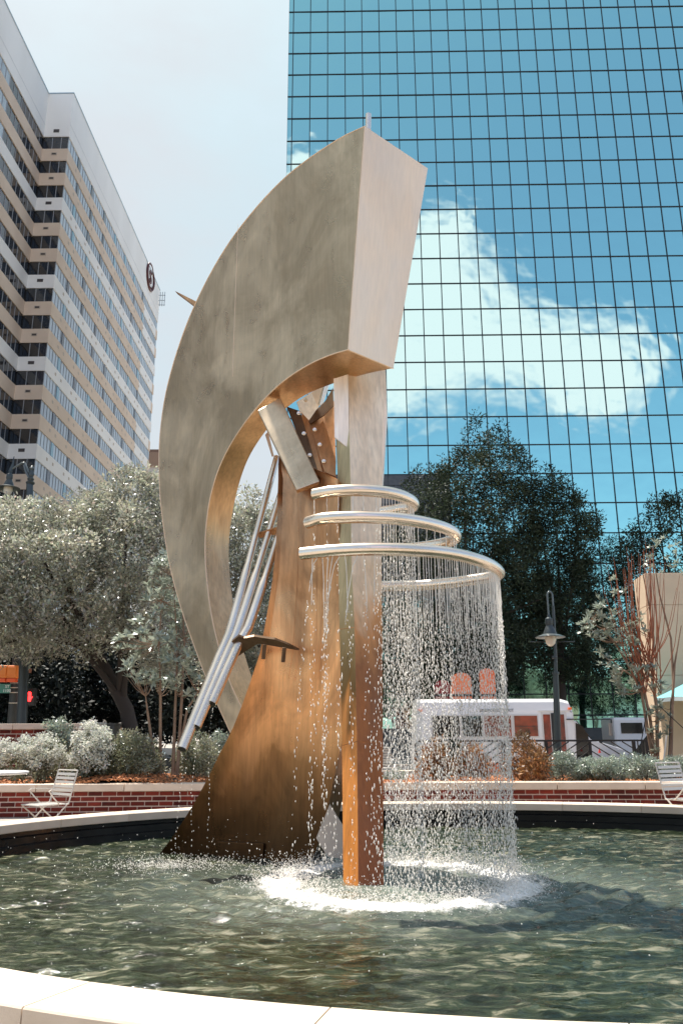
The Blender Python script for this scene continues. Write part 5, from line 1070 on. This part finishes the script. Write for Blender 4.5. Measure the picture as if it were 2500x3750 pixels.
# ------------------------------------------------------------------ person in the street
pp0 = P(276, 1682, 27.); hd = P(276, 1661, 27.).z; per = thing('person', 'person in a pale shirt walking past behind the green shrub', 'person', (pp0.x, 27., hd - 1.72)); sk = [((0, 0, .95), .13), ((0, 0, 1.2), .13), ((0, 0, 1.42), .12), ((0, 0, 1.5), .05), ((0, 0, 1.62), .085), ((-.1, 0, .85), .09), ((-.12, .05, .48), .06), ((-.12, -.02, .08), .04), ((-.12, -.12, .04), .035), ((.1, 0, .85), .09), ((.13, -.08, .48), .06), ((.14, .1, .08), .04), ((.14, .0, .04), .035), ((-.2, 0, 1.4), .055), ((-.26, .02, 1.12), .042), ((-.24, -.1, .88), .03), ((.2, 0, 1.4), .055), ((.26, -.02, 1.12), .042), ((.25, -.14, .9), .03)]
ed = [(0, 1), (1, 2), (2, 3), (3, 4), (0, 5), (5, 6), (6, 7), (7, 8), (0, 9), (9, 10), (10, 11), (11, 12), (2, 13), (13, 14), (14, 15), (2, 16), (16, 17), (17, 18)]
me = bpy.data.meshes.new('body'); me.from_pydata([a for a, _ in sk], ed, []); bo = bpy.data.objects.new('body', me); C.objects.link(bo); bo.parent = per; me.materials.append(mat('skin', (.35, .2, .14), .6))
md = bo.modifiers.new('s', 'SKIN')
for i, (_, r_) in enumerate(sk): me.skin_vertices[0].data[i].radius = (r_, r_)
me.skin_vertices[0].data[0].use_root = True; bo.modifiers.new('d', 'SUBSURF').levels = 1
smooth_angle(MB().lathe([(0, .9), (.17, .9), (.17, 1.1), (.2, 1.38), (.12, 1.46), (.06, 1.5), (0, 1.5)], (0, 0, 0), 14).build('shirt', mat('pale_shirt', (.62, .62, .68), .8), per), 60); smooth_angle(MB().lathe([(.105, 1.6), (.11, 1.67), (.07, 1.73), (0, 1.75)], (0, .02, 0), 12).build('hair', mat('dark_hair', (.03, .02, .015), .7), per), 60); MB().lathe([(.17, .92), (.16, .7), (.15, .5), (.0, .5)], (0, 0, 0), 14).build('trousers', mat('trousers', (.05, .05, .07), .8), per)

# ------------------------------------------------------------------ what the mirror glass shows: street trees and a block behind the camera
tb = thing('rear_building', 'low brick building with windows behind the viewer mirrored in the glass', 'building', (6, -60, 0)); MB().box(-30, 40, -10, 0, -1, 10).build('wall', mat('rear_brick', (.33, .24, .17), .8), tb)
q = MB()
for i in range(14):
    for j in range(2): MB().box(-27 + i * 4.8, -25 + i * 4.8, 0, .08, 1.5 + j * 4.2, 4 + j * 4.2).build('window', m_sw, tb)
tree0 = None
for i, (x, y, s_) in enumerate([(4, -34, 1.5), (13, -38, 1.7), (22, -30, 1.45), (31, -37, 1.6), (40, -32, 1.5), (49, -37, 1.7), (58, -33, 1.5), (-6, -36, 1.6)]):
    if tree0 is None:
        tree0 = thing('street_tree', 'street tree behind the viewer mirrored in the glass tower', 'tree', (x, y, 0), 0, 'street trees mirrored in the glass'); rr2 = np.random.default_rng(44); cc = rr2.normal(size=(160, 3)); cc /= np.linalg.norm(cc, axis=1)[:, None]; cc *= (rr2.random((160, 1)) ** .4) * np.array([[3.4, 3.4, 2.6]]); cc[:, 2] += 5.6
        v, q_, ti = leaves(cc, 60, .8, .3, .14, .5, 45); npmesh('crown', v, q_, L_oak, tree0, tint=ti, kind='stuff'); q = MB(); q.tube([(0, 0, 0), (.1, 0, 2.4), (0, 0, 5)], [.25, .2, .1], 8)
        for j in range(8): e = Vector(cc[j * 9]); q.tube([(0, 0, 2.4 + j * .2), e], [.09, .03], 5)
        q.build('trunk', m_bark, tree0)
    else:
        c = copytree(tree0); c.location = (x, y, 0); c.scale = (s_,) * 3; c.rotation_euler = (0, 0, i * 1.3); c['label'] = ['', 'second street tree behind the viewer in the mirror glass', 'third street tree behind the viewer in the mirror glass', 'wide street tree behind the viewer in the mirror glass', 'farthest street tree behind the viewer in the mirror glass', 'sixth street tree along the row behind the viewer', 'seventh street tree along the row behind the viewer', 'street tree at the left end of the row behind the viewer'][i]
print('objects', len(bpy.data.objects))
